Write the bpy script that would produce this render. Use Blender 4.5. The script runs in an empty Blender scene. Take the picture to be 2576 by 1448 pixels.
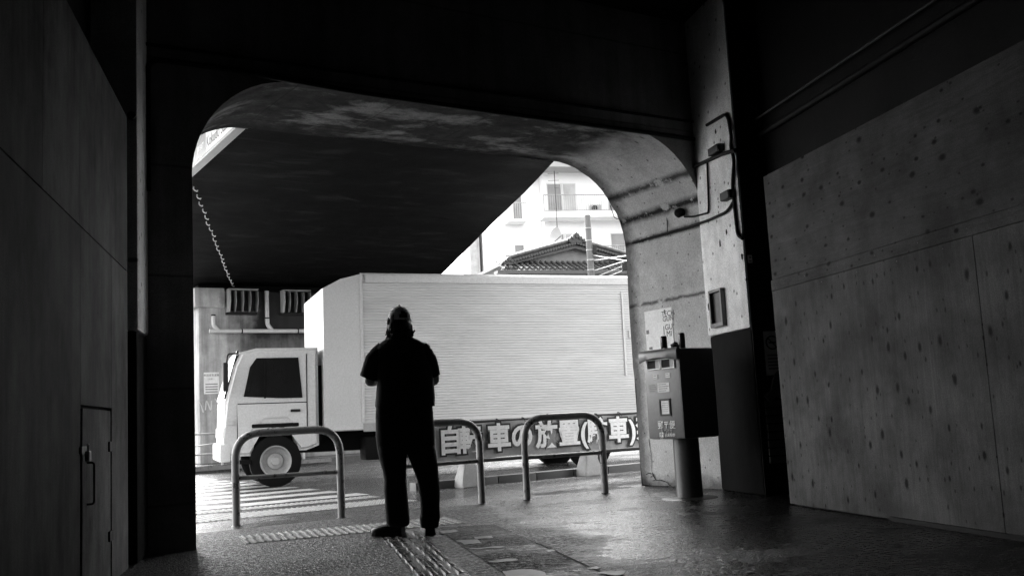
import bpy, bmesh, math, random
from mathutils import Vector, Matrix, noise
random.seed(7)
R = math.radians
SC = bpy.context.scene
COL = SC.collection

# ------------------------------------------------------------------ camera
FPX, PITCH, ROLL, CH = 2505.0, R(7.28), R(3.02), 0.87
camd = bpy.data.cameras.new('camera'); cam = bpy.data.objects.new('camera', camd); COL.objects.link(cam)
camd.sensor_width = 36; camd.lens = 36*FPX/2576; camd.clip_end = 2000; camd.clip_start = 0.05
cam.matrix_world = Matrix.Translation((0, 0, CH)) @ Matrix.Rotation(math.pi/2+PITCH, 4, 'X') @ Matrix.Rotation(-ROLL, 4, 'Z')
SC.camera = cam

# survey helpers: where a sight line meets a surface of the place
def ray(x, y):
    u, v = x-1288, y-724
    u1 = u*math.cos(ROLL)-v*math.sin(ROLL); v1 = u*math.sin(ROLL)+v*math.cos(ROLL)
    return Vector((u1, FPX*math.cos(PITCH)+v1*math.sin(PITCH), FPX*math.sin(PITCH)-v1*math.cos(PITCH)))
O0 = Vector((0, 0, CH))
WA, QA = R(32), R(13)
Wx = Vector((math.cos(WA), math.sin(WA), 0)); Wy = Vector((-Wx.y, Wx.x, 0))
Qx = Vector((math.cos(QA), math.sin(QA), 0)); Qy = Vector((-Qx.y, Qx.x, 0))
def on(x, y, n, c):
    d = ray(x, y); return O0+d*((c-n.dot(O0))/n.dot(d))
def toW(p): return Vector((p.dot(Wx), p.dot(Wy), p.z))
def toQ(p): return Vector((p.dot(Qx), p.dot(Qy), p.z))
def wd(x, y, d): return toW(on(x, y, Wy, d))       # on a plane parallel to the arch wall
def ws(x, y, s): return toW(on(x, y, Wx, s))       # on a plane across it
def qq(x, y, q): return toQ(on(x, y, Qx, q))       # on a side wall of the passage
def gz(x, y, z=0):
    return on(x, y, Vector((0, 0, 1)), z)
def Wp(s, d, z=0): return Wx*s+Wy*d+Vector((0, 0, z))
def Qp(q, p, z=0): return Qx*q+Qy*p+Vector((0, 0, z))

# ------------------------------------------------------------------ mesh builder
class MB:
    def __init__(s): s.bm = bmesh.new()
    def box(s, x0, x1, y0, y1, z0, z1, bev=0):
        vs = [s.bm.verts.new((x, y, z)) for z in (z0, z1) for x, y in ((x0, y0), (x1, y0), (x1, y1), (x0, y1))]
        f = [(3, 2, 1, 0), (4, 5, 6, 7), (0, 1, 5, 4), (1, 2, 6, 5), (2, 3, 7, 6), (3, 0, 4, 7)]
        fs = [s.bm.faces.new([vs[i] for i in q]) for q in f]
        if bev:
            es = list({e for g in fs for e in g.edges})
            bmesh.ops.bevel(s.bm, geom=es, offset=bev, segments=2, affect='EDGES', profile=.6)
        return s
    def prism(s, poly, fn, h0, h1):
        """poly of (a,b); fn(a,b,h)->xyz"""
        lo = [s.bm.verts.new(fn(a, b, h0)) for a, b in poly]; hi = [s.bm.verts.new(fn(a, b, h1)) for a, b in poly]
        n = len(poly)
        s.bm.faces.new(lo[::-1]); s.bm.faces.new(hi)
        for i in range(n): s.bm.faces.new((lo[i], lo[(i+1) % n], hi[(i+1) % n], hi[i]))
        return s
    def quad(s, *pts):
        s.bm.faces.new([s.bm.verts.new(p) for p in pts]); return s
    def tube(s, pts, r, n=10, cap=True):
        pts = [Vector(p) for p in pts]; rs = r if isinstance(r, (list, tuple)) else [r]*len(pts)
        rings = []; up = Vector((0.13, 0.31, 0.94))
        for i, p in enumerate(pts):
            t = ((pts[min(i+1, len(pts)-1)]-p).normalized()+(p-pts[max(i-1, 0)]).normalized())
            t = t.normalized() if t.length > 1e-6 else Vector((0, 0, 1))
            a = t.cross(up)
            if a.length < .05: a = t.cross(Vector((1, 0, 0)))
            a.normalize(); b = a.cross(t); up = b
            rings.append([s.bm.verts.new(p+(a*math.cos(2*math.pi*k/n)+b*math.sin(2*math.pi*k/n))*rs[i]) for k in range(n)])
        for A, Bq in zip(rings, rings[1:]):
            for k in range(n): s.bm.faces.new((A[k], A[(k+1) % n], Bq[(k+1) % n], Bq[k]))
        if cap: s.bm.faces.new(rings[0][::-1]); s.bm.faces.new(rings[-1])
        return s
    def lathe(s, prof, c=(0, 0, 0), n=24, cap=True):
        rings = [[s.bm.verts.new((c[0]+r*math.cos(2*math.pi*k/n), c[1]+r*math.sin(2*math.pi*k/n), c[2]+z)) for k in range(n)] for r, z in prof]
        for A, Bq in zip(rings, rings[1:]):
            for k in range(n): s.bm.faces.new((A[k], A[(k+1) % n], Bq[(k+1) % n], Bq[k]))
        if cap: s.bm.faces.new(rings[0][::-1]); s.bm.faces.new(rings[-1])
        return s
    def loft(s, rings, n=28, wob=0, seed=0, pw=2.3):
        """rings (cx,cy,z,rx,ry)"""
        R_ = []
        for cx, cy, z, rx, ry in rings:
            ring = []
            for k in range(n):
                a = 2*math.pi*k/n; c, d = math.cos(a), math.sin(a)
                e = (abs(c)**pw+abs(d)**pw)**(-1/pw)
                f = 1
                if wob: f += wob*(noise.noise(Vector((c*1.6+seed, d*1.6, z*7)))+.6*noise.noise(Vector((c*3+seed, d*3, z*17+c*4))))
                ring.append(s.bm.verts.new((cx+rx*e*c*f, cy+ry*e*d*f, z)))
            R_.append(ring)
        for A, Bq in zip(R_, R_[1:]):
            for k in range(n): s.bm.faces.new((A[k], A[(k+1) % n], Bq[(k+1) % n], Bq[k]))
        s.bm.faces.new(R_[0][::-1]); s.bm.faces.new(R_[-1])
        return s
    def build(s, name, m, parent=None, rot=0, loc=(0, 0, 0), smooth=None, sub=0):
        bmesh.ops.recalc_face_normals(s.bm, faces=s.bm.faces[:])
        me = bpy.data.meshes.new(name); s.bm.to_mesh(me); s.bm.free()
        o = bpy.data.objects.new(name, me); COL.objects.link(o)
        if m: me.materials.append(m)
        o.parent = parent; o.rotation_euler.z = rot; o.location = loc
        if smooth is not None:
            me.polygons.foreach_set('use_smooth', [True]*len(me.polygons))
            if smooth < 180: me.set_sharp_from_angle(angle=R(smooth))
        if sub: o.modifiers.new('sub', 'SUBSURF').levels = sub; o.modifiers['sub'].render_levels = sub
        return o
def obj(bld, name, m, parent=None, **k): return bld.build(name, m, parent, **k)
def tag(o, label, cat, group=None):
    o['label'] = label; o['category'] = cat
    if group: o['group'] = group
    return o
def struct(o, kind='structure'): o['kind'] = kind; return o
def thing(name, label, cat, loc=(0, 0, 0), rot=0, group=None):
    o = bpy.data.objects.new(name, None); COL.objects.link(o); o.location = loc; o.rotation_euler.z = rot; o.empty_display_size = .1
    return tag(o, label, cat, group)
def copy_tree(o, parent=None):
    c = o.copy(); COL.objects.link(c); c.parent = parent
    for ch in [x for x in bpy.data.objects if x.parent == o]: copy_tree(ch, c)
    return c
def text(name, txt, size, m, parent, mat4, extrude=.001, offset=0, sx=1, spacing=1, align='CENTER'):
    cu = bpy.data.curves.new('txt', 'FONT'); cu.body = txt; cu.size = size; cu.extrude = extrude; cu.offset = offset
    cu.align_x = align; cu.align_y = 'CENTER'; cu.space_character = spacing; cu.resolution_u = 4
    t = bpy.data.objects.new('txt', cu); COL.objects.link(t)
    dg = bpy.context.evaluated_depsgraph_get(); me = bpy.data.meshes.new_from_object(t.evaluated_get(dg))
    bpy.data.objects.remove(t); bpy.data.curves.remove(cu)
    me.name = name; me.materials.clear(); me.materials.append(m)
    me.transform(mat4 @ Matrix.Diagonal((sx, 1, 1, 1)))
    o = bpy.data.objects.new(name, me); COL.objects.link(o); o.parent = parent
    return o
def frame(o, x, y):
    """matrix with origin o, text right x, text up y (local coordinates)"""
    x = Vector(x).normalized(); y = Vector(y).normalized(); z = x.cross(y)
    return Matrix(((x.x, y.x, z.x, o[0]), (x.y, y.y, z.y, o[1]), (x.z, y.z, z.z, o[2]), (0, 0, 0, 1)))
def fillet(pts, r, n=6):
    """round the corners of a polyline"""
    pts = [Vector(p) for p in pts]; out = [pts[0]]
    for a, b, c in zip(pts, pts[1:], pts[2:]):
        u = (a-b); v = (c-b); k = min(r, u.length*.49, v.length*.49)
        p0 = b+u.normalized()*k; p1 = b+v.normalized()*k
        for i in range(n+1):
            t = i/n; out.append(p0*(1-t)**2+b*2*t*(1-t)+p1*t*t)
    out.append(pts[-1]); return out

# ------------------------------------------------------------------ materials
class N:
    def __init__(s, name):
        s.m = bpy.data.materials.new(name); s.m.use_nodes = True; s.t = s.m.node_tree; s.b = s.t.nodes['Principled BSDF']
        s.co = s.t.nodes.new('ShaderNodeTexCoord').outputs['Object']
    def _in(s, sock, v):
        if hasattr(v, 'is_output') or isinstance(v, bpy.types.NodeSocket): s.t.links.new(v, sock)
        else: sock.default_value = v
    def math(s, op, a, b=0, c=None, clamp=False):
        n = s.t.nodes.new('ShaderNodeMath'); n.operation = op; n.use_clamp = clamp
        s._in(n.inputs[0], a); s._in(n.inputs[1], b)
        if c is not None: s._in(n.inputs[2], c)
        return n.outputs[0]
    def mapc(s, scale=(1, 1, 1), loc=(0, 0, 0), rot=(0, 0, 0), co=None):
        n = s.t.nodes.new('ShaderNodeMapping'); s._in(n.inputs[0], co or s.co)
        n.inputs['Scale'].default_value = scale; n.inputs['Location'].default_value = loc; n.inputs['Rotation'].default_value = rot
        return n.outputs[0]
    def noise(s, scale, detail=4, rough=.6, co=None, dist=0):
        n = s.t.nodes.new('ShaderNodeTexNoise'); s._in(n.inputs['Vector'], co or s.co)
        n.inputs['Scale'].default_value = scale; n.inputs['Detail'].default_value = detail; n.inputs['Roughness'].default_value = rough
        n.inputs['Distortion'].default_value = dist
        return n.outputs['Fac']
    def vor(s, scale, co=None, out='Distance', rnd=1, feat='F1'):
        n = s.t.nodes.new('ShaderNodeTexVoronoi'); n.feature = feat; s._in(n.inputs['Vector'], co or s.co); n.inputs['Scale'].default_value = scale; n.inputs['Randomness'].default_value = rnd
        return n.outputs[out]
    def vor2(s, scale, a, b):
        c = s.t.nodes.new('ShaderNodeCombineXYZ'); s._in(c.inputs[0], a); s._in(c.inputs[1], b)
        n = s.t.nodes.new('ShaderNodeTexVoronoi'); n.voronoi_dimensions = '2D'; s._in(n.inputs['Vector'], c.outputs[0]); n.inputs['Scale'].default_value = scale
        return n.outputs['Distance'], n.outputs['Color']
    def rng(s, v, a, b, c, d):
        n = s.t.nodes.new('ShaderNodeMapRange'); s._in(n.inputs[0], v)
        for i, x in enumerate((a, b, c, d)): s._in(n.inputs[i+1], x)
        return n.outputs[0]
    def xyz(s, co=None):
        n = s.t.nodes.new('ShaderNodeSeparateXYZ'); s._in(n.inputs[0], co or s.co); return n.outputs
    def mix(s, f, a, b): return s.math('ADD', s.math('MULTIPLY', a, s.math('SUBTRACT', 1, f)), s.math('MULTIPLY', b, f))
    def bump(s, h, strength=.3, dist=.01):
        n = s.t.nodes.new('ShaderNodeBump'); s._in(n.inputs['Height'], h); n.inputs['Strength'].default_value = strength; n.inputs['Distance'].default_value = dist
        s.t.links.new(n.outputs[0], s.b.inputs['Normal'])
    def out(s, col, rough=.6, spec=.5, metal=0):
        if isinstance(col, (int, float)): s.b.inputs['Base Color'].default_value = (col, col, col, 1)
        else:
            n = s.t.nodes.new('ShaderNodeCombineColor')
            for i in range(3): s.t.links.new(col, n.inputs[i])
            s.t.links.new(n.outputs[0], s.b.inputs['Base Color'])
        s._in(s.b.inputs['Roughness'], rough); s.b.inputs['Specular IOR Level'].default_value = spec; s.b.inputs['Metallic'].default_value = metal
        return s.m
_mc = {}
def mat(name, v, rough=.6, spec=.5, metal=0, var=.25, scale=3, fine=40, fvar=.12, bump=.15, bd=.004, stretch=(1, 1, 1), rv=.12):
    if name in _mc: return _mc[name]
    k = N(name); co = k.mapc(scale=stretch)
    a = k.noise(scale, 5, .62, co); f = k.noise(fine, 3, .6, co)
    c = k.math('MULTIPLY', k.rng(a, .25, .75, v*(1-var), v*(1+var)), k.rng(f, .25, .75, 1-fvar, 1+fvar))
    r = k.rng(a, .2, .8, max(rough-rv, .04), min(rough+rv, 1))
    if bump: k.bump(k.math('ADD', f, k.math('MULTIPLY', a, .6)), bump, bd)
    _mc[name] = k.out(c, r, spec, metal); return _mc[name]

def concrete(name, v, seams=None, streak=.35, sx=1.0, spots=.0, white=0, spec=.35):
    """weathered concrete; object coordinates, z up; seams = list of (axis, spacing, offset)"""
    k = N(name); X = k.xyz()
    a = k.noise(1.1, 6, .6); f = k.noise(55, 3, .7); m = k.noise(7, 5, .65)
    st = k.noise(3.2, 5, .6, k.mapc(scale=(2.2, 2.2, .16)))
    c = k.math('MULTIPLY', k.rng(a, .28, .72, v*.62, v*1.25), k.rng(k.noise(120, 2, .5), .3, .7, .74, 1.24))
    c = k.math('MULTIPLY', c, k.rng(m, .25, .75, .85, 1.12))
    c = k.math('MULTIPLY', c, k.rng(st, .3, .62, 1-streak, 1.06))
    h = k.math('ADD', k.math('MULTIPLY', f, .5), m)
    if white:
        wn = k.noise(2.1, 7, .62, k.mapc(scale=(.55, 1.5, 1), loc=(3.1, 1.7, 0)), .6)
        c = k.mix(k.rng(wn, .55, .66, 0, .9), c, white)
    for ax, sp, off, dk in (seams or []):
        w = k.math('ABSOLUTE', k.math('SUBTRACT', k.math('FRACT', k.math('ADD', k.math('MULTIPLY', X[ax], 1/sp), k.math('ADD', off, k.math('MULTIPLY', k.math('SUBTRACT', k.noise(5, 3), .5), .02)))), .5))
        fa = k.rng(w, .0, .012/sp*1.2, 1-dk, 1)
        fa = k.math('MAXIMUM', fa, k.rng(k.noise(4, 3), .3, .7, 0, .9))
        c = k.math('MULTIPLY', c, fa); h = k.math('ADD', h, k.math('MULTIPLY', fa, .6))
    if spots:
        sp_ = k.vor2(3.6, X[1], X[2])[0]
        c = k.math('MULTIPLY', c, k.rng(sp_, .03, .075, 1-spots, 1))
    k.bump(h, .35, .012)
    return k.out(c, k.rng(a, .2, .8, .62, .92), spec)

M_arch = concrete('sooty_arch_concrete', .24, [(2, .86, .1, .6)], .3)
M_pil = concrete('grimy_plaster', .84, None, .12, spots=.75)
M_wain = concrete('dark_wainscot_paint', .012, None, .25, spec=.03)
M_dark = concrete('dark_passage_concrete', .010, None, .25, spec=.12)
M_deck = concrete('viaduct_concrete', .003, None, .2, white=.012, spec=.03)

def soffit_mat():
    """inner faces of the arch: sooty above with pale lime bloom, plaster low on the right made paler for light from outside"""
    k = N('arch_soffit_concrete'); X = k.xyz()
    a = k.noise(1.3, 6, .62); f = k.noise(60, 3, .7); m = k.noise(6, 6, .68)
    # lime bloom patches, stretched along the wall
    wn = k.noise(1.5, 8, .66, k.mapc(scale=(1.0, 1.9, 1.0), loc=(2.3, .4, .7)), .2)
    # right leg and its haunch: plaster colour raised in place of light from outside
    right = k.rng(k.math('ADD', X[0], k.math('MULTIPLY', k.math('SUBTRACT', k.noise(2.5, 5, .6), .5), .9)), 6.15, 6.95, 0, 1)
    soot = k.math('MULTIPLY', k.rng(a, .3, .7, .014, .05), k.rng(m, .3, .7, .35, 1.5))
    up = k.mix(k.rng(k.math('ADD', wn, k.math('MULTIPLY', k.math('SUBTRACT', m, .5), .12)), .50, .64, 0, .9), soot, .24)
    low = k.math('MULTIPLY', k.rng(a, .3, .7, .42, .66), k.rng(m, .3, .7, .88, 1.07))
    # black grime in horizontal joints of the haunch
    c = k.mix(right, up, low)
    for ax, sp, off, dk, wdt in ((0, .98, .12, .55, .010), ):
        w = k.math('ABSOLUTE', k.math('SUBTRACT', k.math('FRACT', k.math('ADD', k.math('MULTIPLY', X[ax], 1/sp), k.math('ADD', off, k.math('MULTIPLY', X[1], .06)))), .5))
        fa = k.rng(w, 0, wdt/sp, 1-dk, 1)
        fa = k.mix(right, fa, 1.0)
        c = k.math('MULTIPLY', c, fa)
    for z0, dk, wd_ in ((3.33, .85, .022), (3.06, .95, .03), (2.80, .85, .02), (2.06, .75, .013)):
        w = k.math('ABSOLUTE', k.math('SUBTRACT', X[2], k.math('ADD', z0, k.math('MULTIPLY', k.math('SUBTRACT', k.noise(9, 4), .5), .05))))
        fa = k.rng(w, wd_*.4, wd_*2.4, 1-dk, 1)
        fa = k.math('MAXIMUM', fa, k.rng(k.noise(7, 4), .52, .64, 0, 1))
        c = k.math('MULTIPLY', c, k.mix(right, 1.0, fa))
    # dark weathered outer arris
    ed = k.rng(k.math('ADD', X[1], k.math('MULTIPLY', k.noise(8, 5), .22)), 9.02, 9.2, 1, .3)
    c = k.math('MULTIPLY', c, ed)
    # darker towards the foot
    ft = k.rng(k.math('ADD', X[2], k.math('MULTIPLY', k.noise(6, 4), .16)), .1, .24, .35, 1)
    c = k.math('MULTIPLY', c, ft)
    c = k.math('MULTIPLY', c, k.rng(f, .3, .7, .74, 1.24))
    sp_ = k.rng(k.vor2(4.3, X[1], X[2])[0], .02, .06, .3, 1)
    c = k.math('MULTIPLY', c, sp_)
    k.bump(k.math('ADD', k.math('MULTIPLY', f, .5), m), .35, .012)
    return k.out(c, k.rng(a, .2, .8, .65, .9), .06)
M_soffit = soffit_mat()

def wet_mat(name, v, grain, gs, r0, r1, wetscale=.8, sheen=1, big=1, film=None, spec=.5):
    k = N(name)
    big_ = k.noise(wetscale, 5, .6); g = k.noise(gs, 2, .5); g2 = k.vor(gs*1.1); m = k.noise(9, 5, .65)
    wsrc = k.math('ADD', big_, k.math('MULTIPLY', k.math('SUBTRACT', m, .5), .35))
    if film is not None:      # the right half of the passage floor carries the wet film
        X = k.xyz(); q_ = k.math('SUBTRACT', k.math('MULTIPLY', X[0], math.cos(R(19))), k.math('MULTIPLY', X[1], math.sin(R(19))))
        wsrc = k.math('ADD', wsrc, k.rng(q_, film-.25, film+.35, -.16, .14))
    wet = k.rng(wsrc, .38, .62, 0, 1)
    c = k.math('MULTIPLY', k.rng(g, .25, .75, v*.5, v*1.6), k.rng(m, .25, .75, .75, 1.2))
    c = k.math('MULTIPLY', c, k.mix(wet, 1.25, .7))
    grit = k.noise(26, 3, .7)
    r = k.mix(wet, k.rng(grit, .40, .62, r1, r1*.38), k.rng(grit, .35, .65, r0*.75, r0*1.5))
    c = k.math('MULTIPLY', c, k.rng(grit, .3, .7, .5, 1.6))
    coarse = k.noise(gs*.42, 3, .65)
    h = k.math('ADD', k.math('MULTIPLY', k.math('ADD', k.math('MULTIPLY', g2, .5), coarse), k.mix(wet, grain, grain*.16)), k.math('MULTIPLY', m, big))
    k.bump(h, .8, .016)
    return k.out(c, r, spec)
M_asph = wet_mat('wet_asphalt', .011, 2.2, 70, .23, .72, 1.1, big=.7, film=1.8, spec=.36)
M_walk = wet_mat('wet_footway', .05, .6, 150, .14, .36, .6, big=.5)
M_road = wet_mat('wet_road_asphalt', .06, 1.2, 90, .16, .36, .35, big=.3)
M_panel = wet_mat('dark_trench_asphalt', .006, 2.2, 70, .4, .95, 1.4, big=.3, spec=.14)
M_tact = mat('tactile_tile', .3, .38, var=.3, scale=4, bump=.1)
M_tactd = mat('worn_guide_tile', .12, .24, var=.35, scale=5, bump=.25)
M_line = mat('worn_road_paint', .42, .5, var=.45, scale=6, fine=40, fvar=.45, bump=.2)
M_kerb = mat('wet_dark_kerb', .05, .45, var=.3, bump=.3)
M_kerbtop = mat('kerb_stone', .16, .3, var=.3, bump=.3)

def plywood(name, v, vert=True):
    k = N(name)
    st = (1, 6, .45) if vert else (1, .45, 6)
    co = k.mapc(scale=st)
    g = k.noise(3, 6, .65, co, 1.2); g2 = k.noise(26, 3, .6, co); a = k.noise(.9, 4, .5)
    c = k.math('MULTIPLY', k.rng(g, .28, .72, v*.74, v*1.22), k.rng(g2, .25, .75, .84, 1.14))
    c = k.math('MULTIPLY', c, k.rng(a, .3, .7, .82, 1.12))
    X = k.xyz(); ya, za = (1.35, .75) if vert else (.8, 1.3)
    wob = k.math('MULTIPLY', k.math('SUBTRACT', k.noise(14, 3), .5), .10)
    for sc_, lo_, hi_, dk_, dens_ in ((4.2, .05, .13, .1, .55), (8.5, .05, .11, .3, .4)):
        dist_, cell = k.vor2(sc_, k.math('MULTIPLY', X[1], ya), k.math('MULTIPLY', X[2], za))
        cr = k.t.nodes.new('ShaderNodeSeparateColor'); k.t.links.new(cell, cr.inputs[0])
        there = k.math('LESS_THAN', cr.outputs[0], dens_); size = k.rng(cr.outputs[1], 0, 1, .6, 1.3)
        kf = k.rng(k.math('DIVIDE', k.math('ADD', dist_, wob), size), lo_, hi_, dk_, 1)
        c = k.math('MULTIPLY', c, k.math('MAXIMUM', kf, k.math('SUBTRACT', 1, there)))
    c = k.math('MULTIPLY', c, k.rng(k.noise(130, 2, .5), .3, .7, .72, 1.25))
    blot = k.noise(1.7, 6, .65, k.mapc(loc=(0, 4, 9)))
    c = k.math('MULTIPLY', c, k.rng(blot, .36, .62, .55, 1.2))
    k.bump(k.math('ADD', g2, g), .12, .003)
    return k.out(c, k.rng(g, .2, .8, .6, .8), .06)
M_ply = plywood('plywood_upright_grain', .1); M_plyh = plywood('plywood_level_grain', .085, False)
def hoard_mat(name, v):
    k = N(name)
    st = k.noise(2.4, 6, .62, k.mapc(scale=(1, 2.6, .22))); st2 = k.noise(11, 4, .6, k.mapc(scale=(1, 3, .12))); a = k.noise(1.7, 8, .7, k.mapc(scale=(1, 1.1, .75)))
    c = k.math('MULTIPLY', k.rng(st, .3, .7, v*.8, v*1.35), k.rng(a, .34, .66, .35, 1.45))
    c = k.math('MULTIPLY', c, k.rng(st2, .3, .7, .92, 1.06))
    c = k.math('MULTIPLY', c, k.rng(k.noise(140, 2, .5), .3, .7, .72, 1.25))
    k.bump(k.noise(70, 3), .1, .003)
    return k.out(c, .7, .06)
M_hoard = [hoard_mat('stained_hoarding_board', .12), hoard_mat('grey_hoarding_board', .09), hoard_mat('pale_hoarding_board', .135)]

M_steel = None
def rack_mat():
    k = N('chipped_rack_paint')
    a = k.noise(6, 4, .6); ch = k.noise(16, 6, .72, k.mapc(scale=(1, 1, .7))); f = k.noise(90, 3)
    c = k.rng(a, .3, .7, .24, .36)
    rust = k.rng(ch, .56, .63, 0, 1)
    c = k.mix(rust, c, .035)
    k.bump(k.math('SUBTRACT', f, k.math('MULTIPLY', rust, 1.5)), .25, .003)
    return k.out(c, k.rng(rust, 0, 1, .42, .8), .5)
M_rack = rack_mat()
M_black = mat('black_cable', .009, .7, .15, var=.3, bump=.1)
M_rail = mat('dark_rail_paint', .015, .55, .3, bump=.1)
M_galv = mat('galvanised_metal', .35, .45, .5, .4, bump=.1)
M_white = mat('white_truck_paint', .55, .38, var=.05, scale=1.2, bump=0)
M_alu = mat('white_ribbed_aluminium', .54, .36, .5, 0, var=.14, scale=.7, fine=4, fvar=.08, bump=0, stretch=(.4, 1, 2))
M_glass = mat('dark_glass', .012, .08, .6, var=.1, bump=0)
M_rubber = mat('tyre_rubber', .006, .8, .1, bump=.2)
M_chassis = mat('dark_chassis', .006, .7, .1, bump=.1)
M_lamp = mat('lamp_lens', .5, .15, bump=0)
M_box = mat('mailbox_paint', .095, .38, var=.2, scale=5, bump=.06)
M_boxside = M_box
M_sticker = mat('pale_sticker', .68, .55, var=.15, scale=12, bump=0)
M_stickerd = mat('grey_sticker', .34, .55, var=.2, scale=12, bump=0)
M_letter = mat('pale_lettering', .85, .5, var=.12, bump=0)
M_ink = mat('black_ink', .02, .6, bump=0)
M_inkg = mat('grey_ink', .16, .6, bump=0)
M_paper = mat('weathered_paper', .62, .7, var=.18, scale=6, bump=.05)
M_void = mat('dark_void', .006, .9, bump=0)
M_can = mat('dark_can_metal', .03, .25, .6, .3, var=.2, bump=0)
M_banner = mat('banner_cloth', .3, .55, var=.22, scale=4, fine=25, fvar=.08, bump=.12, bd=.02)
M_bdark = mat('banner_dark_outline', .015, .6, bump=0)
M_bwhite = mat('banner_white_letter', .85, .6, var=.1, bump=0)
M_post = mat('concrete_foot', .42, .75, var=.25, scale=5, fine=60, bump=.3)
M_signw = None
M_signg = mat('sign_grey_band', .45, .4, bump=0, var=.03)
M_signframe = mat('sign_casing', .4, .45, var=.15, scale=5, bump=0)
M_pvc = mat('grey_pvc_pipe', .5, .45, var=.12, scale=6, bump=0)
M_wallw = mat('pale_render', .8, .8, var=.06, scale=.5, bump=0)
M_wallg = mat('grey_render', .36, .8, var=.06, scale=.5, bump=0)
M_tile = mat('grey_roof_tile', .07, .45, var=.35, scale=3, fine=30, bump=.1)
M_rooft = mat('dark_roof_tile', .035, .5, var=.4, scale=5, bump=.1)
M_wood = mat('weathered_wood', .10, .7, var=.25, scale=4, bump=.1)
M_pole = mat('concrete_pole', .13, .75, var=.15, scale=4, bump=.1)
M_cloth = mat('black_shirt_cloth', .022, .9, .2, var=.25, scale=8, fine=120, bump=.15)
M_trous = mat('dark_trouser_cloth', .02, .9, .2, var=.25, scale=7, fine=120, bump=.15)
M_skin = mat('skin', .38, .55, .4, var=.1, bump=.05)
M_hair = mat('dark_hair', .02, .55, .4, var=.3, scale=30, bump=.4)
M_cap = mat('pale_cap_cloth', .85, .85, .2, var=.12, scale=9, bump=.1)
M_shoe = mat('black_shoe_leather', .012, .38, .22, bump=.05)
M_sole = mat('shoe_sole', .008, .7, bump=.1)

def abut_mat():
    k = N('stained_abutment_concrete'); X = k.xyz()
    a = k.noise(1.0, 6, .62); m = k.noise(5, 6, .68); f = k.noise(40, 3)
    st = k.noise(2.6, 6, .65, k.mapc(scale=(1.8, 1.8, .12)))
    c = k.math('MULTIPLY', k.rng(a, .3, .7, .3, .46), k.rng(m, .25, .75, .75, 1.15))
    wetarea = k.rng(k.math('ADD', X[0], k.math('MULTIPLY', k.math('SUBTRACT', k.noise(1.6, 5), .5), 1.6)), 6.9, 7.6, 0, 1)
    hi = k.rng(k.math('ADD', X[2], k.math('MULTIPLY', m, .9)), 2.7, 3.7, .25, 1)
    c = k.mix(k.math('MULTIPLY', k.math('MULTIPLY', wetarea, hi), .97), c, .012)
    c = k.math('MULTIPLY', c, k.rng(st, .33, .6, .55, 1.05))
    c = k.math('MULTIPLY', c, k.rng(f, .2, .8, .92, 1.08))
    k.bump(m, .25, .02)
    return k.out(c, .8, .3)
M_abut = abut_mat()

# ------------------------------------------------------------------ world and light
wld = bpy.data.worlds.new('World'); SC.world = wld; wld.use_nodes = True
nt = wld.node_tree; bg = nt.nodes['Background']
sky = nt.nodes.new('ShaderNodeTexSky'); sky.sky_type = 'NISHITA'; sky.sun_disc = False
SUN_EL, SUN_AZ = R(55), R(112)      # azimuth counter-clockwise from +X, where the light comes from
sky.sun_elevation = SUN_EL; sky.sun_rotation = R(90)-SUN_AZ
sky.air_density = 1.0; sky.dust_density = 4.0
bw = nt.nodes.new('ShaderNodeRGBToBW'); nt.links.new(sky.outputs[0], bw.inputs[0]); nt.links.new(bw.outputs[0], bg.inputs[0])
bg.inputs[1].default_value = .15
sl = bpy.data.lights.new('sun', 'SUN'); so = bpy.data.objects.new('sun', sl); COL.objects.link(so)
sl.energy = .6; sl.angle = R(20); sl.color = (1, 1, 1)
dv = Vector((math.cos(SUN_EL)*math.cos(SUN_AZ), math.cos(SUN_EL)*math.sin(SUN_AZ), math.sin(SUN_EL)))
so.rotation_euler = (-dv).to_track_quat('-Z', 'Y').to_euler(); so.location = dv*60
SC.view_settings.view_transform = 'Standard'; SC.view_settings.look = 'None'; SC.view_settings.gamma = 1
SC.view_settings.exposure = 3.4
SC.cycles.use_denoising = True; SC.cycles.denoiser = 'OPENIMAGEDENOISE'; SC.cycles.denoising_input_passes = 'RGB_ALBEDO_NORMAL'; SC.cycles.denoising_prefilter = 'NONE'
SC.cycles.max_bounces = 8; SC.cycles.diffuse_bounces = 5; SC.cycles.glossy_bounces = 4
SC.cycles.sample_clamp_indirect = 4

# ------------------------------------------------------------------ ground
KD = 11.48           # kerb line
struct(obj(MB().quad((-700, -700, -.1), (700, -700, -.1), (700, 700, -.1), (-700, 700, -.1)), 'ground', M_road))
struct(obj(MB().quad((-120, KD, -.06), (160, KD, -.06), (160, 23.1, -.06), (-120, 23.1, -.06)), 'road', M_road, rot=WA))
b = MB().box(-40, 60, 9.0, KD-.01, -.3, 0)
struct(obj(b, 'footway', M_walk, rot=WA))
b = MB(); b.box(-2.2, 5.4, -14, 7.2, -.3, -.001)
struct(obj(MB().prism([(-14, -30), (14, -30), (14, 8.999), (-14, 8.999)], lambda a, c, h: (a, c, h), -.3, 0), 'passage_floor', M_asph, rot=WA))
b.bm.free()
struct(obj(MB().box(-120, 160, 23.1, 40, -.3, .1), 'far_footway', M_walk, rot=WA))
b = MB(); x = 5.55
while x < 26: b.box(x, x+.592, KD-.1, KD+.09, -.2, .1, .012); x += .6
struct(obj(b, 'kerb', M_kerb, rot=WA, smooth=30))
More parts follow.
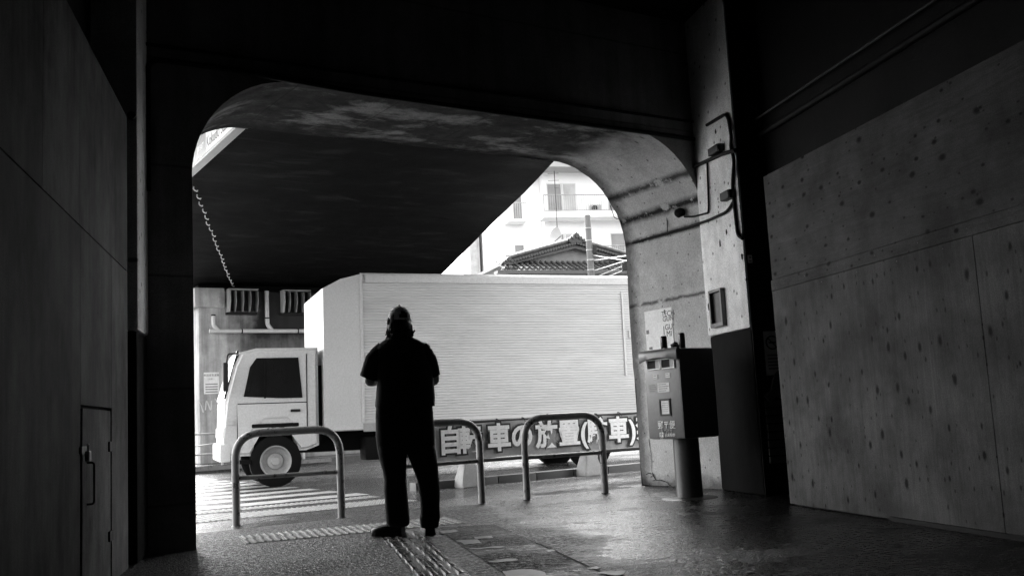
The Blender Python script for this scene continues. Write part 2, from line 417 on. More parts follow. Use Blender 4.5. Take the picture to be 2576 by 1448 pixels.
# painted lines
b = MB(); d = 12.35
while d < 22.6: b.quad((-3, d, -.056), (5.35, d, -.056), (5.35, d+.45, -.056), (-3, d+.45, -.056)); d += .9
b.quad((4.7, 11.68, -.056), (40, 11.68, -.056), (40, 11.83, -.056), (4.7, 11.83, -.056))
struct(obj(b, 'crosswalk_marking', M_line, rot=WA))
# tactile paving: warning strip by the racks, warning field at the crossing, guide strip in the passage
def dome(b, x, y, z, r, h, n=7):
    b.lathe([(r, 0), (r*.75, h*.75), (r*.4, h)], (x, y, z), n)
def dots_tile(b, x, y, z, s=.3, n=5, ang=0):
    b.box(x, x+s-.003, y, y+s-.003, z-.02, z+.004)
    for i in range(n):
        for j in range(n): dome(b, x+(i+.5)*s/n, y+(j+.5)*s/n, z+.004, .017, .009)
b = MB()
ta = math.atan2(7.75-8.32, 4.06-2.37)   # the strip's own slight angle in the wall frame
for i in range(6):
    for j in range(2): dots_tile(b, i*.3+j*.02, j*.3, 0)
p0 = gz(600, 1368)
struct(obj(b, 'tactile_paving', M_tact, loc=gz(618, 1367.5), rot=math.atan2(*(gz(1159, 1316)-gz(618, 1367.5)).yx), smooth=50))
b = MB()
for i in range(9):
    for j in (0, .3, 1.0): dots_tile(b, i*.3, j, 0)
struct(obj(b, 'crossing_tactile_paving', M_tact, loc=Wp(2.2, 10.0, 0), rot=WA, smooth=50))
b = MB()
L0 = gz(1062, 1454); L1 = gz(968, 1354); L2 = gz(1052, 1354)
gdir = (gz(1015, 1352)-gz(1113, 1448)).normalized(); gl = (gz(1015, 1352)-gz(1113, 1448)).length
for i in range(-8, 8):
    b.box(-.15, .15, i*.3, i*.3+.297, -.02, .004)
    for j in range(4):
        xx = -.15+.3*(j+.5)/4; b.box(xx-.016, xx+.016, i*.3+.010, i*.3+.287, .004, .013, .007)
struct(obj(b, 'guide_tactile_paving', M_tactd, loc=gz(1113, 1448), rot=math.atan2(gdir.y, gdir.x)-math.pi/2, smooth=50))
# trench reinstatement with paint remnants
c4 = [gz(1094.5, 1327), gz(1244, 1319), gz(1519, 1446), gz(1272.7, 1446)]
e0 = c4[2]+(c4[2]-c4[1])*.8; e1 = c4[3]+(c4[3]-c4[0])*.8
struct(obj(MB().quad(*[(p.x, p.y, .004) for p in (c4[0], c4[1], e0, e1)]), 'trench_patch', M_panel))
b = MB()
for pts in [[(1104, 1336), (1150, 1334), (1153, 1339), (1110, 1343)], [(1190, 1351), (1236, 1349), (1240, 1354), (1195, 1357)], [(1145, 1361), (1200, 1359), (1215, 1367), (1170, 1371)],
            [(1180, 1381), (1268, 1374), (1270, 1378), (1200, 1383)], [(1225, 1412), (1300, 1406), (1302, 1411), (1235, 1417)], [(1262, 1440), (1320, 1433), (1372, 1441), (1380, 1452), (1275, 1456)],
            [(1372, 1386), (1390, 1384), (1398, 1387), (1380, 1390)], [(1490, 1443), (1530, 1438), (1575, 1438), (1560, 1450)], [(1478, 1431), (1500, 1427), (1512, 1431), (1490, 1434)], [(1440, 1437), (1455, 1435), (1462, 1437), (1450, 1440)]]:
    P = [gz(*p) for p in pts]; ring = []
    n_ = len(P)
    for i in range(n_):
        for t in (0, .25, .5, .75):
            v = P[i].lerp(P[(i+1) % n_], t); ring.append((v.x+random.uniform(-.008, .008), v.y+random.uniform(-.02, .02), .008))
    b.bm.faces.new([b.bm.verts.new(v) for v in ring])
struct(obj(b, 'paint_remnant_marking', mat('worn_floor_paint', .11, .5, var=.35, scale=14, bump=.2)))
# joints in the footway
b = MB()
for pts in [((487, 1335), (590, 1322)), ((1230, 1290), (1430, 1262), (1640, 1245)), ((1240, 1322), (1385, 1380), (1530, 1448)), ((1110, 1330), (1180, 1325), (1250, 1318)), ((900, 1272), (1200, 1248), (1600, 1205))]:
    P = [gz(*p) for p in pts]
    for A, C in zip(P, P[1:]):
        t = (C-A).normalized(); nn = Vector((-t.y, t.x, 0))*.006
        b.quad(*[(v.x, v.y, .0035+.001*random.random()) for v in (A-nn, C-nn, C+nn, A+nn)])
struct(obj(b, 'paving_joint', M_void))

# ------------------------------------------------------------------ arch wall and passage
AW0, AW1 = 7.76, 9.15
AL, AR, AT = 1.95, 7.33, 3.73
hole = [(AL, 0)]
for i in range(15):
    t = math.pi-math.pi/2*i/14; hole.append((AL+.86+.86*math.cos(t), AT-.88+.88*math.sin(t)))
for i in range(15):
    t = math.pi/2-math.pi/2*i/14; hole.append((AR-1.0+1.0*math.cos(t), AT-1.0+1.0*math.sin(t)))
hole.append((AR, 0))
def arch_shell():
    S0, S1, Z1 = .3, 9.2, 6.4
    t = thing('arch_wall', 'dark concrete end wall of the passage pierced by the wide round-cornered arch', 'wall')
    poly = [(S0, 0)]+[(AL, 0)]+hole[1:-1]+[(AR, 0), (S1, 0), (S1, Z1), (S0, Z1)]
    b = MB()
    for d, flip in ((AW0, False), (AW1, True)):
        # faces as strips so the ngon stays clean
        top = [(p[0], Z1) for p in hole]
        vs = [b.bm.verts.new((p[0], d, p[1])) for p in hole]; vt = [b.bm.verts.new((p[0] + (.0001*i), d, Z1)) for i, p in enumerate(hole)]
        for i in range(1, len(hole)-2):
            b.bm.faces.new((vs[i], vs[i+1], vt[i+1], vt[i]))
        l0 = b.bm.verts.new((S0, d, 0)); l1 = b.bm.verts.new((S0, d, Z1)); b.bm.faces.new((l0, vs[0], vs[1], vt[1], l1))
        r0 = b.bm.verts.new((S1, d, 0)); r1 = b.bm.verts.new((S1, d, Z1)); b.bm.faces.new((vs[-1], r0, r1, vt[-2], vs[-2]))
    b.box(S0, S1, AW0, AW1, Z1, Z1+.3); b.box(S0-.02, S0, AW0, AW1, 0, Z1); b.box(S1, S1+.02, AW0, AW1, 0, Z1)
    obj(b, 'wall_face', M_arch, t, rot=WA)
    b = MB(); fine = []
    for A, C in zip(hole, hole[1:]):
        L = math.hypot(C[0]-A[0], C[1]-A[1]); k = max(1, int(L/.25))
        for i in range(k): fine.append((A[0]+(C[0]-A[0])*i/k, A[1]+(C[1]-A[1])*i/k))
    fine.append(hole[-1]); nd = 7; grid = []
    for (s, z) in fine:
        row = []
        for j in range(nd+1):
            d = AW0+(AW1-AW0)*j/nd; e = 0
            if 0 < j < nd: e = .012*noise.noise(Vector((s*1.7, d*1.7, z*1.7)))
            if j == nd: e = .02*noise.noise(Vector((s*5, d*5, z*5)))
            row.append(b.bm.verts.new((s+e, d, z+e*.7)))
        grid.append(row)
    for A, C in zip(grid, grid[1:]):
        for j in range(nd): b.bm.faces.new((A[j], C[j], C[j+1], A[j+1]))
    obj(b, 'arch_soffit', M_soffit, t, rot=WA, smooth=180)
    b = MB(); b.prism([(8.9, 7.3), (9.2, 7.3), (9.2, 7.9), (8.9, 7.9)], lambda a, c, h: (a, c, h), 0, .1); b.bm.free()
    return t
arch_shell()

# right pilaster
PQ = 4.32
t = thing('pilaster', 'pale plastered pilaster with dark painted foot on the right of the arch', 'pilaster')
def pil(b, q0, q1, p0, p1, z0, z1, bev=.03): b.box(q0, q1, p0, p1, z0, z1, bev); return b
obj(pil(MB(), PQ, 5.2, 8.74, 9.72, 1.58, 6.3), 'plaster_shaft', M_pil, t, rot=QA, smooth=40)
obj(pil(MB(), PQ+.012, 5.2, 8.752, 9.70, 0, 1.579), 'painted_foot', M_wain, t, rot=QA, smooth=40)
obj(MB().box(PQ+.02, 5.19, 8.728, 8.74, 0, 5.0), 'shaded_front', M_dark, t, rot=QA)  # dark sheet: shade of the side turned from the opening, put in as colour
b = MB()
for (x, y, r) in ((1827, 583, .035), (1811, 612, .038), (1866, 645, .03), (1806, 500, .014), (1807, 520, .012), (1808, 508, .01), (1798, 462, .01), (1799, 478, .009), (1783, 770, .04), (1800, 330, .03)):
    c = qq(x, y, PQ-.002); m_ = 11; ring_ = []
    for a in range(m_):
        rr = r*random.uniform(.55, 1.1); an = 2*math.pi*a/m_
        ring_.append((c.y+rr*.6*math.cos(an), c.z+rr*1.15*math.sin(an)))
    b.prism(ring_, lambda a, c2, h: (h, a, c2), PQ-.003, PQ+.002)
ch_ = obj(b, 'chipped_plaster', M_void, None, rot=QA); ch_.parent = t; ch_['kind'] = 'stuff'
# left pilaster
t = thing('pilaster', 'narrow plastered pilaster in the left corner beside the grey hoarding', 'pilaster')
obj(pil(MB(), -1.75, -1.0, 7.36, 7.99, 1.60, 6.3), 'plaster_shaft', M_pil, t, rot=QA, smooth=40)
obj(pil(MB(), -1.75, -1.01, 7.37, 7.99, 0, 1.599), 'painted_foot', M_wain, t, rot=QA, smooth=40)
# passage walls, ceiling, bounce wall behind the camera
def wall(name, label, q0, q1, p0, p1, z0, z1, m): return tag(obj(MB().box(q0, q1, p0, p1, z0, z1), name, m, rot=QA), label, 'wall')
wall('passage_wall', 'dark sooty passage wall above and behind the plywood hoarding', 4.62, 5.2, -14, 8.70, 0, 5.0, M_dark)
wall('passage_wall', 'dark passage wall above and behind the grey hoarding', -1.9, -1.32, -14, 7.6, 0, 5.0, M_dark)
wall('bounce_wall', 'unseen pale wall behind the viewer, set close to bounce light into the passage', -1.9, 5.2, -7.4, -7.0, 0, 5.0, mat('pale_bounce_paint', .6, .8, .1))  # pale unseen wall added as a reflector for camera-facing surfaces
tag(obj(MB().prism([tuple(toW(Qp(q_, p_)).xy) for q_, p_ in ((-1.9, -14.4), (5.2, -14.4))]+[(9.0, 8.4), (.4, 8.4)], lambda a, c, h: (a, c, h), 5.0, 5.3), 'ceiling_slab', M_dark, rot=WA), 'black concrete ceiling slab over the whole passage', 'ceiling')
# ledge pipe on the right wall
P = [qq(1878, 316, 4.56), qq(2352, 0, 4.56)]; dirv = (P[1]-P[0])
tag(obj(MB().tube([P[0], P[0]+dirv*2.2], .012, 8), 'wall_conduit', mat('dull_pipe_paint', .06, .6, .2), rot=QA, smooth=60), 'thin pale pipe running along the dark wall above the plywood hoarding', 'pipe')
tag(obj(MB().tube([P[0]+Vector((.03, 0, -.16)), P[0]+dirv*2.2+Vector((.03, 0, -.16))], .03, 8), 'wall_conduit', M_black, rot=QA, smooth=60), 'black cable bundle along the wall below the thin pale pipe', 'pipe')

# left hoarding
t = thing('hoarding', 'stained grey board hoarding with a hatch door along the left of the passage', 'hoarding')
ps = [qq(x, 500, -1.05).y for x in (106, 200, 289)]
edges = [-6, 2.6, ps[0], ps[1], ps[2], 7.2]
k = 0
for a, c in zip(edges, edges[1:]):
    obj(MB().box(-1.08, -1.05, a+.002, c-.002, 1.99+.004, 3.09, .002), 'panel', M_hoard[k % 3], t, rot=QA); k += 1
dp0 = qq(204, 1200, -1.05).y; dp1 = qq(281, 1200, -1.05).y; dz = qq(240, 1027, -1.05).z
for a, c in ((-6, 2.6), (2.6, dp0-.02), (dp1+.004, 7.2)):
    obj(MB().box(-1.08, -1.05, a+.003, c-.003, 0, 1.986, .002), 'panel', M_hoard[(k+1) % 3], t, rot=QA); k += 1
obj(MB().box(-1.08, -1.05, dp0-.017, dp1, dz+.012, 1.986, .002), 'panel', M_hoard[0], t, rot=QA)
dr = obj(MB().box(-1.085, -1.056, dp0+.07, dp1-.004, .03, dz-.004, .002), 'door', M_hoard[2], t, rot=QA)
hz = qq(222, 1215, -1.05).z; hp = qq(222, 1215, -1.05).y
obj(MB().tube(fillet([(-1.056, hp, hz+.11), (-1.02, hp, hz+.11), (-1.02, hp, hz-.11), (-1.056, hp, hz-.11)], .02), .006, 8), 'handle', M_rail, dr, smooth=60)
for hz_ in (.28, dz-.22): obj(MB().box(-1.056, -1.044, dp1-.09, dp1+.03, hz_-.03, hz_+.03, .003), 'hinge', M_rail, dr)
lz = qq(205, 1132, -1.05).z
b = MB(); b.box(-1.05, -1.035, dp0-.05, dp0+.12, lz-.02, lz+.02, .003); b.box(-1.037, -1.012, dp0+.02, dp0+.075, lz-.06, lz-.005, .006); b.tube(fillet([(-1.024, dp0+.03, lz-.01), (-1.024, dp0+.03, lz+.03), (-1.024, dp0+.065, lz+.03), (-1.024, dp0+.065, lz-.01)], .012), .004, 6)
obj(b, 'padlock_hasp', M_galv, t, rot=QA)
obj(MB().box(-1.32, -1.082, -6, 7.19, 0, 3.07), 'backing_frame', M_void, t, rot=QA)

# right plywood hoarding
t = thing('hoarding', 'bare knotty plywood hoarding along the right side of the passage', 'hoarding')
pL = 7.87
obj(MB().box(4.13, 4.148, 4.1, pL-.02, 1.915, 2.83, .001), 'plywood_sheet', M_plyh, t, rot=QA)
obj(MB().box(4.13, 4.148, 1.4, 4.096, 1.915, 2.83, .001), 'plywood_sheet', M_plyh, t, rot=QA)
obj(MB().box(4.13, 4.148, -5, 1.396, 1.915, 2.83, .001), 'plywood_sheet', M_plyh, t, rot=QA)
obj(MB().box(4.127, 4.147, 1.4, pL, 1.82, 1.912, .001), 'plywood_strip', M_plyh, t, rot=QA)
pj = qq(2508, 1150, 4.13).y
obj(MB().box(4.13, 4.148, pj+.0008, pL, .012, 1.817, .001), 'plywood_sheet', M_ply, t, rot=QA)
obj(MB().box(4.132, 4.15, 3.0, pj-.002, .012, 1.817, .001), 'plywood_sheet', M_ply, t, rot=QA)
obj(MB().box(4.13, 4.148, -5, 2.996, .012, 1.817, .001), 'plywood_sheet', M_ply, t, rot=QA)
obj(MB().box(4.16, 4.6, -5, pL-.04, 0, 2.80), 'backing_frame', M_void, t, rot=QA)
b = MB()
for i in range(34):
    p = pL-.06-i*.21
    for z in (1.875, 1.79, 1.93):
        if random.random() < .6: b.lathe([(.004, 0), (.003, .0015)], (0, 0, 0), 6); 
        if len(b.bm.verts) >= 12:
            for v in b.bm.verts[-12:] if False else []: pass
b.bm.free()
for i in range(12):
    p = pL-.08-i*.25
    sc_ = MB(); sc_.tube([(4.128, p, (1.868, 1.785)[i % 2]), (4.124, p, (1.868, 1.785)[i % 2])], .0045, 6); obj(sc_, 'screw', mat('dull_screw', .12, .5), t, rot=QA)
obj(MB().box(4.10, 4.127, 1.0, 6.4, 0.0, .03, .002), 'bottom_batten', mat('dark_batten', .035, .7, .05), t, rot=QA)
# torn boards behind the plywood edge (timber slats with peeling sheet)
t = thing('slatted_boarding', 'broken timber slats with peeling sheet behind the plywood edge', 'boarding', (0, 0, 0), QA)
for i in range(8):
    z = .3+i*.075
    obj(MB().box(4.40, 4.75, 8.695+.006*(i % 2), 8.722, z, z+.062, .003), 'slat', M_wood, t)
b = MB(); pts = [(4.40, .93), (4.47, .98), (4.5, 1.1), (4.56, 1.16), (4.7, 1.14), (4.72, .9), (4.6, .88), (4.52, .93), (4.45, .86)]
b.prism(pts, lambda a, c, h: (a, h, c), 8.69, 8.722); obj(b, 'peeling_sheet', M_wood, t)

# notices and stickers near the pilaster front
def paper(name, label, cat, pos, x, y, w, h, m=M_paper, bars=(), txts=(), thick=.003, extra=None):
    """flat notice: origin pos (world), right x, up y"""
    t = thing(name, label, cat)
    F = frame(pos, x, y)
    b = MB(); b.box(-w/2, w/2, -h/2, h/2, 0, thick); b.bm.transform(F)
    obj(b, 'sheet', m, t)
    if bars:
        b = MB()
        for (bx, by, bw_, bh) in bars: b.box((bx-bw_/2)*w, (bx+bw_/2)*w, (by-bh/2)*h, (by+bh/2)*h, thick+.0005, thick+.0015)
        b.bm.transform(F); obj(b, 'print', M_inkg, t)
    for (tx, ty, s, st, m_) in txts:
        text('lettering', st, s, m_, t, F @ Matrix.Translation((tx*w, ty*h, thick+.0012)), .0005, sx=1)
    return t, F
pN = 8.726
nt_, F = paper('smoking_notice', 'white no-smoking notice half hidden behind the plywood edge', 'notice', Qp(4.55, pN-.004, 1.33), Qx, (0, 0, 1), .21, .42, M_paper,
      [(0, -.05-.075*i, .75, .03) for i in range(5)])
b = MB(); b.tube([(.062*math.cos(a*math.pi/10)-.02, .1+.062*math.sin(a*math.pi/10), .005) for a in range(21)], .007, 6); b.tube([(-.02-.044, .1+.044, .005), (-.02+.044, .1-.044, .005)], .006, 6); b.tube([(-.055, .1, .006), (.012, .1, .006)], .009, 6)
b.bm.transform(F); obj(b, 'ban_symbol', M_ink, nt_)
paper('wall_sticker', 'small white square sticker on the dark front of the right pilaster', 'sticker', Qp(4.375, pN-.004, 2.24), Qx, (0, 0, 1), .045, .075, M_paper, [(0, .2, .5, .25), (0, -.25, .6, .2)])

# ------------------------------------------------------------------ fittings on pilaster, arch
def cable(name, label, pts, r, m=M_black, rot=0, cat='cable', fr=.05):
    return tag(obj(MB().tube(fillet(pts, fr), r, 8), name, m, rot=rot, smooth=60), label, cat)
DN = AW0-.03
cable('conduit', 'dark conduit crossing the wall above the arch, turning down at the left corner', [wd(372, 480, DN), wd(372, 148, DN), wd(560, 172, DN)+Vector((0, 0, 0)), wd(900, 233, DN), wd(1300, 290, DN), wd(1600, 330, DN), wd(1752, 351, DN)], .022, rot=WA, fr=.1)
cable('conduit', 'upper straight conduit high across the dark wall over the arch', [wd(362, 110, DN), wd(1762, 309, DN)], .014, rot=WA)
cable('conduit', 'slanting pipe stub in the left corner below the wall conduits', [qq(330, 290, -1.04), qq(352, 345, -1.04), qq(356, 352, -1.04)], .03, rot=QA)
SI = AR-.035
e1 = ws(1545, 492, SI); e2 = ws(1728, 428, SI)
cable('conduit', 'thick black pipe running through the haunch of the arch on the right', [e1, e2, toW(Qp(*qq(1815, 388, PQ-.03))), toW(Qp(*qq(1850, 378, PQ-.03)))], .021, rot=WA)
b = MB(); b.box(-.05, .05, -.03, .03, -.09, .09, .008); 
t = thing('cable_box', 'small black cable box with a hanging wire coil at the outer arch edge', 'box', Wp(e1.x-.02, AW1+.06, e1.z+.02), WA)
obj(b, 'housing', M_black, t, smooth=40)
obj(MB().tube([(.03+.11*math.cos(a*math.pi/9), .02*math.sin(a*1.1), -.2+.11*math.sin(a*math.pi/9)) for a in range(19)], .005, 6), 'wire_coil', M_black, t, smooth=60)
obj(MB().tube(fillet([(-.02, 0, .08), (-.05, 0, .2), (-.09, .0, .36)], .05), .005, 6), 'wire', M_black, t, smooth=60)
cable('cable', 'sagging black cable bundle across the right leg of the arch', [ws(1592, 611, SI+.012), ws(1650, 594, SI+.012), ws(1720, 575, SI+.012), toW(Qp(*qq(1785, 553, PQ-.02))), toW(Qp(*qq(1830, 532, PQ-.02))), toW(Qp(*qq(1846, 505, PQ-.02)))], .015, rot=WA, fr=.12)
cable('cable', 'thin vertical cable drooping down the pale right leg', [ws(1648, 455, SI+.02), ws(1668, 490, SI+.02), ws(1678, 540, SI+.02), ws(1679, 592, SI+.02)], .005, rot=WA, fr=.2)
cable('cable', 'black cable dropping from the pipe to the little lamp on the arch leg', [qq(1779, 400, PQ-.015), qq(1783, 520, PQ-.015), qq(1782, 535, PQ-.015), toQ(Wp(*ws(1745, 545, SI))), toQ(Wp(*ws(1722, 545, SI)))], .011, rot=QA, fr=.06)
cable('cable', 'heavy black cable looping down the pilaster edge past both boxes', [qq(1778, 315, PQ-.02), qq(1830, 284, PQ-.02), qq(1840, 345, PQ-.02), qq(1838, 372, PQ-.02), qq(1847, 400, PQ-.02), qq(1842, 470, PQ-.02), qq(1848, 520, PQ-.02), qq(1856, 592, PQ-.02), qq(1868, 600, PQ-.02)], .017, rot=QA, fr=.1)
for lab, (x0, y0, x1, y1) in (('upper dark junction box on the pale pilaster beside the thick pipe', (1798, 360, 1822, 395)), ('lower dark junction box on the pilaster edge under the pipe', (1829, 475, 1850, 508))):
    A = qq(x0, y1, PQ); Bq = qq(x1, y0, PQ)
    t = thing('junction_box', lab, 'box', Qp(PQ, (A.y+Bq.y)/2, (A.z+Bq.z)/2), QA, 'junction boxes on the pilaster')
    w2, h2 = abs(A.y-Bq.y)/2, abs(A.z-Bq.z)/2
    obj(MB().box(-.07, 0, -w2, w2, -h2, h2, .008), 'housing', M_rail, t, smooth=40); obj(MB().box(-.078, -.071, -w2*.9, w2*.9, -h2*.93, h2*.93, .002), 'cover', M_rail, t, smooth=40)
L = ws(1722, 534, AR)
t = thing('wall_lamp', 'little black lamp fitting on a scorched patch of the arch leg', 'lamp', Wp(AR, L.y, L.z), WA)
obj(MB().tube([(-.002, 0, 0), (-.05, 0, .0)], [.045, .04], 14), 'base', M_black, t, smooth=50)
obj(MB().tube([(-.051, 0, 0), (-.1, 0, -.02), (-.12, 0, -.03)], [.05, .05, .03], 14), 'lamp_head', M_black, t, smooth=50)
# dark framed plaque on the pilaster
A = qq(1798, 828, PQ); Bq = qq(1823, 720, PQ)
t = thing('framed_plaque', 'narrow upright dark plaque in a metal frame on the pale pilaster', 'plaque', Qp(PQ, (A.y+Bq.y)/2, (A.z+Bq.z)/2), QA)
w2, h2 = abs(A.y-Bq.y)/2-.01, abs(A.z-Bq.z)/2-.01
b = MB(); e = .028
for y0, y1, z0, z1 in ((-w2, w2, h2-e, h2), (-w2, w2, -h2, -h2+e*1.5), (-w2, -w2+e, -h2+e*1.5, h2-e), (w2-e, w2, -h2+e*1.5, h2-e)): b.box(-.05, 0, y0, y1, z0, z1, .004)
obj(b, 'plaque_frame', mat('dull_frame_metal', .10, .45, bump=.1), t, smooth=40); obj(MB().box(-.012, -.001, -w2+e, w2-e, -h2+e, h2-e), 'plaque_plate', mat('dark_plaque_plate', .02, .5, var=.5, scale=20, bump=.3), t)
# chips in the plaster (shallow dark holes)
# poster on the arch leg
A = ws(1629, 890, AR); Bq = ws(1690, 774, AR)
pw, ph = abs(A.y-Bq.y), Bq.z-A.z+.02
pt, F = paper('poster', 'torn white poster with TECH GUN GUMI stickers on the arch leg behind the mailbox', 'poster', Wp(AR-.003, (A.y+Bq.y)/2, (A.z+Bq.z)/2), -Wy, (0, 0, 1), pw, ph, mat('white_poster_paper', .86, .6, .2, var=.06, scale=6, bump=.03),
   [(-.42, .02, .1, .09), (.25, .42, .05, .1), (-.34, -.36, .12, .06)],
   [(.36, .365, .085, 'TECH', M_ink), (.36, .25, .085, 'GUN', M_inkg), (.36, .06, .09, 'GU', M_ink), (.36, -.09, .09, 'MI', M_ink)])
b = MB(); b.box(.22*pw, .49*pw, .21*ph, .30*ph, .0032, .0036); b.bm.transform(F); obj(b, 'sticker', M_sticker, pt)
b = MB(); b.box(.17*pw, .19*pw, -.1*ph, .1*ph, .0033, .0045); b.bm.transform(F); obj(b, 'print_stroke', M_ink, pt)
# concrete patch at the foot of arch leg: crack lines
b = MB()
def crack(b, pts, w, s=AR-.004):
    P = [ws(x, y, s) for x, y in pts]; out = []
    for A, C in zip(P, P[1:]):
        for i in range(5): v = A.lerp(C, i/5); out.append(v+Vector((0, random.uniform(-.008, .008), random.uniform(-.008, .008))))
    for A, C in zip(out, out[1:]):
        t_ = (C-A).normalized(); nn = Vector((0, -t_.z, t_.y))*w*random.uniform(.5, 1.2); b.quad(A-nn, C-nn, C+nn, A+nn)
crack(b, [(1633, 1105), (1638, 1140), (1640, 1185), (1648, 1205)], .004); crack(b, [(1625, 1192), (1632, 1188), (1640, 1190), (1650, 1205), (1672, 1210), (1690, 1222)], .005)
crack(b, [(1636, 1200), (1645, 1192), (1648, 1206), (1640, 1210)], .004)
tag(obj(b, 'plaster_crack', M_void, rot=WA), 'jagged crack lines low on the arch leg beside the mailbox', 'crack')
b = MB(); crack(b, [(1606, 335), (1604, 360), (1601, 390)], .003); b.bm.free()

# ------------------------------------------------------------------ mailbox
SB, DB = 6.49, 7.405
t = thing('mailbox', 'dark boxy post box on a thick pedestal in front of the arch leg', 'mailbox', Wp(SB, DB, 0), WA)
hs, hd = .22, .265
b = MB(); b.box(-hs, hs, -hd, hd, .57, 1.42, .028); obj(b, 'body', M_box, t, smooth=50)
b = MB(); b.lathe([(.132, 0), (.127, .02), (.124, .57)], (0.02, 0, 0), 28); obj(b, 'pedestal', M_box, t, smooth=50)
b = MB(); b.lathe([(.27, 0), (.25, .008), (.15, .014), (.12, .016)], (0.02, 0, 0), 24); obj(b, 'concrete_footing', M_post if False else mat('footing_concrete', .03, .5, bump=.3), t, smooth=60)
# hood over the slots, front is local -x, seen width along y
def hood():
    b = MB(); n = 10; secs = []
    for i in range(n+1):
        y = -hd-.012+(2*hd+.024)*i/n; u = (i/n-.5)*2
        dep = .075-.03*u*u; z1 = 1.395
        lip = 1.345-.0*u
        prof = [(-hs-.001, 1.43), (-hs-dep*.7, 1.425), (-hs-dep, 1.395), (-hs-dep*.98, lip-.03*(u*u)), (-hs-dep*.85, lip-.035*(u*u)-.005), (-hs-dep*.7, 1.37), (-hs-.001, 1.375)]
        secs.append([b.bm.verts.new((x, y, z)) for x, z in prof])
    for A, C in zip(secs, secs[1:]):
        m = len(A)
        for k in range(m): b.bm.faces.new((A[k], A[(k+1) % m], C[(k+1) % m], C[k]))
    b.bm.faces.new(secs[0]); b.bm.faces.new(secs[-1][::-1]); return b
obj(hood(), 'hood', M_box, t, smooth=50)
fx = -hs
def slot(y0, y1, z0, z1):
    b = MB(); e = .011
    for a0, a1, c0, c1 in ((y0, y1, z1-e, z1), (y0, y1, z0, z0+e), (y0, y0+e, z0+e, z1-e), (y1-e, y1, z0+e, z1-e)): b.box(fx-.014, fx-.0005, a0, a1, c0, c1, .002)
    s = obj(b, 'mail_slot', mat('slot_frame_metal', .8, .4, .5, 0, bump=0), t)
    obj(MB().box(fx-.006, fx-.001, y0+e, y1-e, z0+e, z1-e), 'slot_flap', M_void, s)
    obj(MB().box(fx-.008, fx-.0065, y0+e, y0+(y1-y0)*.36, z0+e, z1-e), 'slot_insert', M_stickerd, s)
slot(-.205, -.005, 1.235, 1.335); slot(.005, .205, 1.235, 1.335)
def patch(name, y0, y1, z0, z1, m, bars=0):
    o = obj(MB().box(fx-.004, fx-.0005, y0, y1, z0, z1), name, m, t)
    if bars:
        b = MB()
        for i in range(bars):
            z = z1-(z1-z0)*(i+.7)/(bars+.4); w = random.uniform(.55, .85)*(y1-y0)
            b.box(fx-.0052, fx-.0042, y1-.1*(y1-y0)-w, y1-.1*(y1-y0), z-.0035, z+.0035)
        obj(b, 'print', M_inkg, o)
    return o
# viewer's left on the front is +y (far side), right is -y
patch('sticker', .06, .125, 1.145, 1.19, M_sticker, 2); patch('sticker', -.12, -.055, 1.15, 1.195, M_sticker, 2)
patch('label_plate', .075, .205, 1.02, 1.10, M_stickerd, 4); patch('label_plate', -.10, .072, 1.015, 1.105, M_sticker, 4)
b = MB(); e = .018
for a0, a1, c0, c1 in ((-.10, .06, .935, .935+e), (-.10, .06, .79, .79+e), (-.10, -.10+e, .79+e, .935), (.06-e, .06, .79+e, .935)): b.box(fx-.012, fx-.0005, a0, a1, c0, c1, .002)
fr = obj(b, 'window_frame', M_rail, t); obj(MB().box(fx-.004, fx-.001, -.075, .042, .805, .94), 'timetable_card', M_sticker, fr)
b = MB()
for i in range(5): b.box(fx-.0052, fx-.0042, -.06, .03, .83+i*.02, .833+i*.02)
obj(b, 'timetable_print', M_inkg, fr)
FX = lambda y, z: frame((fx-.0035, y, z), (0, -1, 0), (0, 0, 1))
text('lettering', '郵〒便', .085, M_letter, t, FX(-.02, .70), .003)
text('lettering', 'POST', .062, M_stickerd, t, FX(-.02, .636), .003, spacing=1.25)
text('lettering', '日本郵便', .04, M_letter, t, FX(-.062, .606), .002, spacing=.9)
b = MB(); b.box(fx-.0045, fx-.001, .035, .09, .59, .635); lg = obj(b, 'post_emblem', M_letter, t)
text('lettering', 'JP', .045, M_box, lg, FX(.0625, .612) @ Matrix.Translation((0, 0, .0015)), .001)
text('lettering', 'POST', .018, M_letter, t, FX(.062, .579), .001, spacing=1.1)
obj(MB().box(-.02, .16, -hd-.004, -hd-.0005, .62, .8), 'side_plate', mat('side_plate_paint', .09, .5, bump=.05), t)
# drink cans left on top
for i, (x, y, r, h, lab) in enumerate(((-.09, .09, .033, .14, 'dark metal drink can on the left of the mailbox top'), (-.05, -.13, .031, .15, 'dark drink can standing at the near corner of the mailbox top'))):
    c = thing('drink_can', lab, 'can', Wp(SB+x, DB+y, 1.42), WA, 'cans left on top of the mailbox')
    obj(MB().lathe([(r*.82, 0), (r, .008), (r, h-.012), (r*.86, h)], (0, 0, .0), 20), 'can_body', M_can, c, smooth=50)
    obj(MB().lathe([(r*.84, h+.0005), (r*.84, h+.003), (r*.78, h+.003), (r*.76, h+.001)], (0, 0, 0), 20), 'can_rim', M_galv, c, smooth=50)
    obj(MB().box(-.01, .012, -.006, .006, h+.002, h+.005), 'can_tab', M_galv, c)
c = thing('crumpled_packet', 'small crumpled dark packet between the two cans on the mailbox', 'litter', Wp(SB-.07, DB-.05, 1.42), WA)
b = MB(); bmesh.ops.create_icosphere(b.bm, subdivisions=3, radius=.04)
for v in b.bm.verts: v.co *= 1+.5*noise.noise(v.co*40); v.co.z = max(v.co.z+.03, .001)
obj(b, 'packet', M_rail, c)

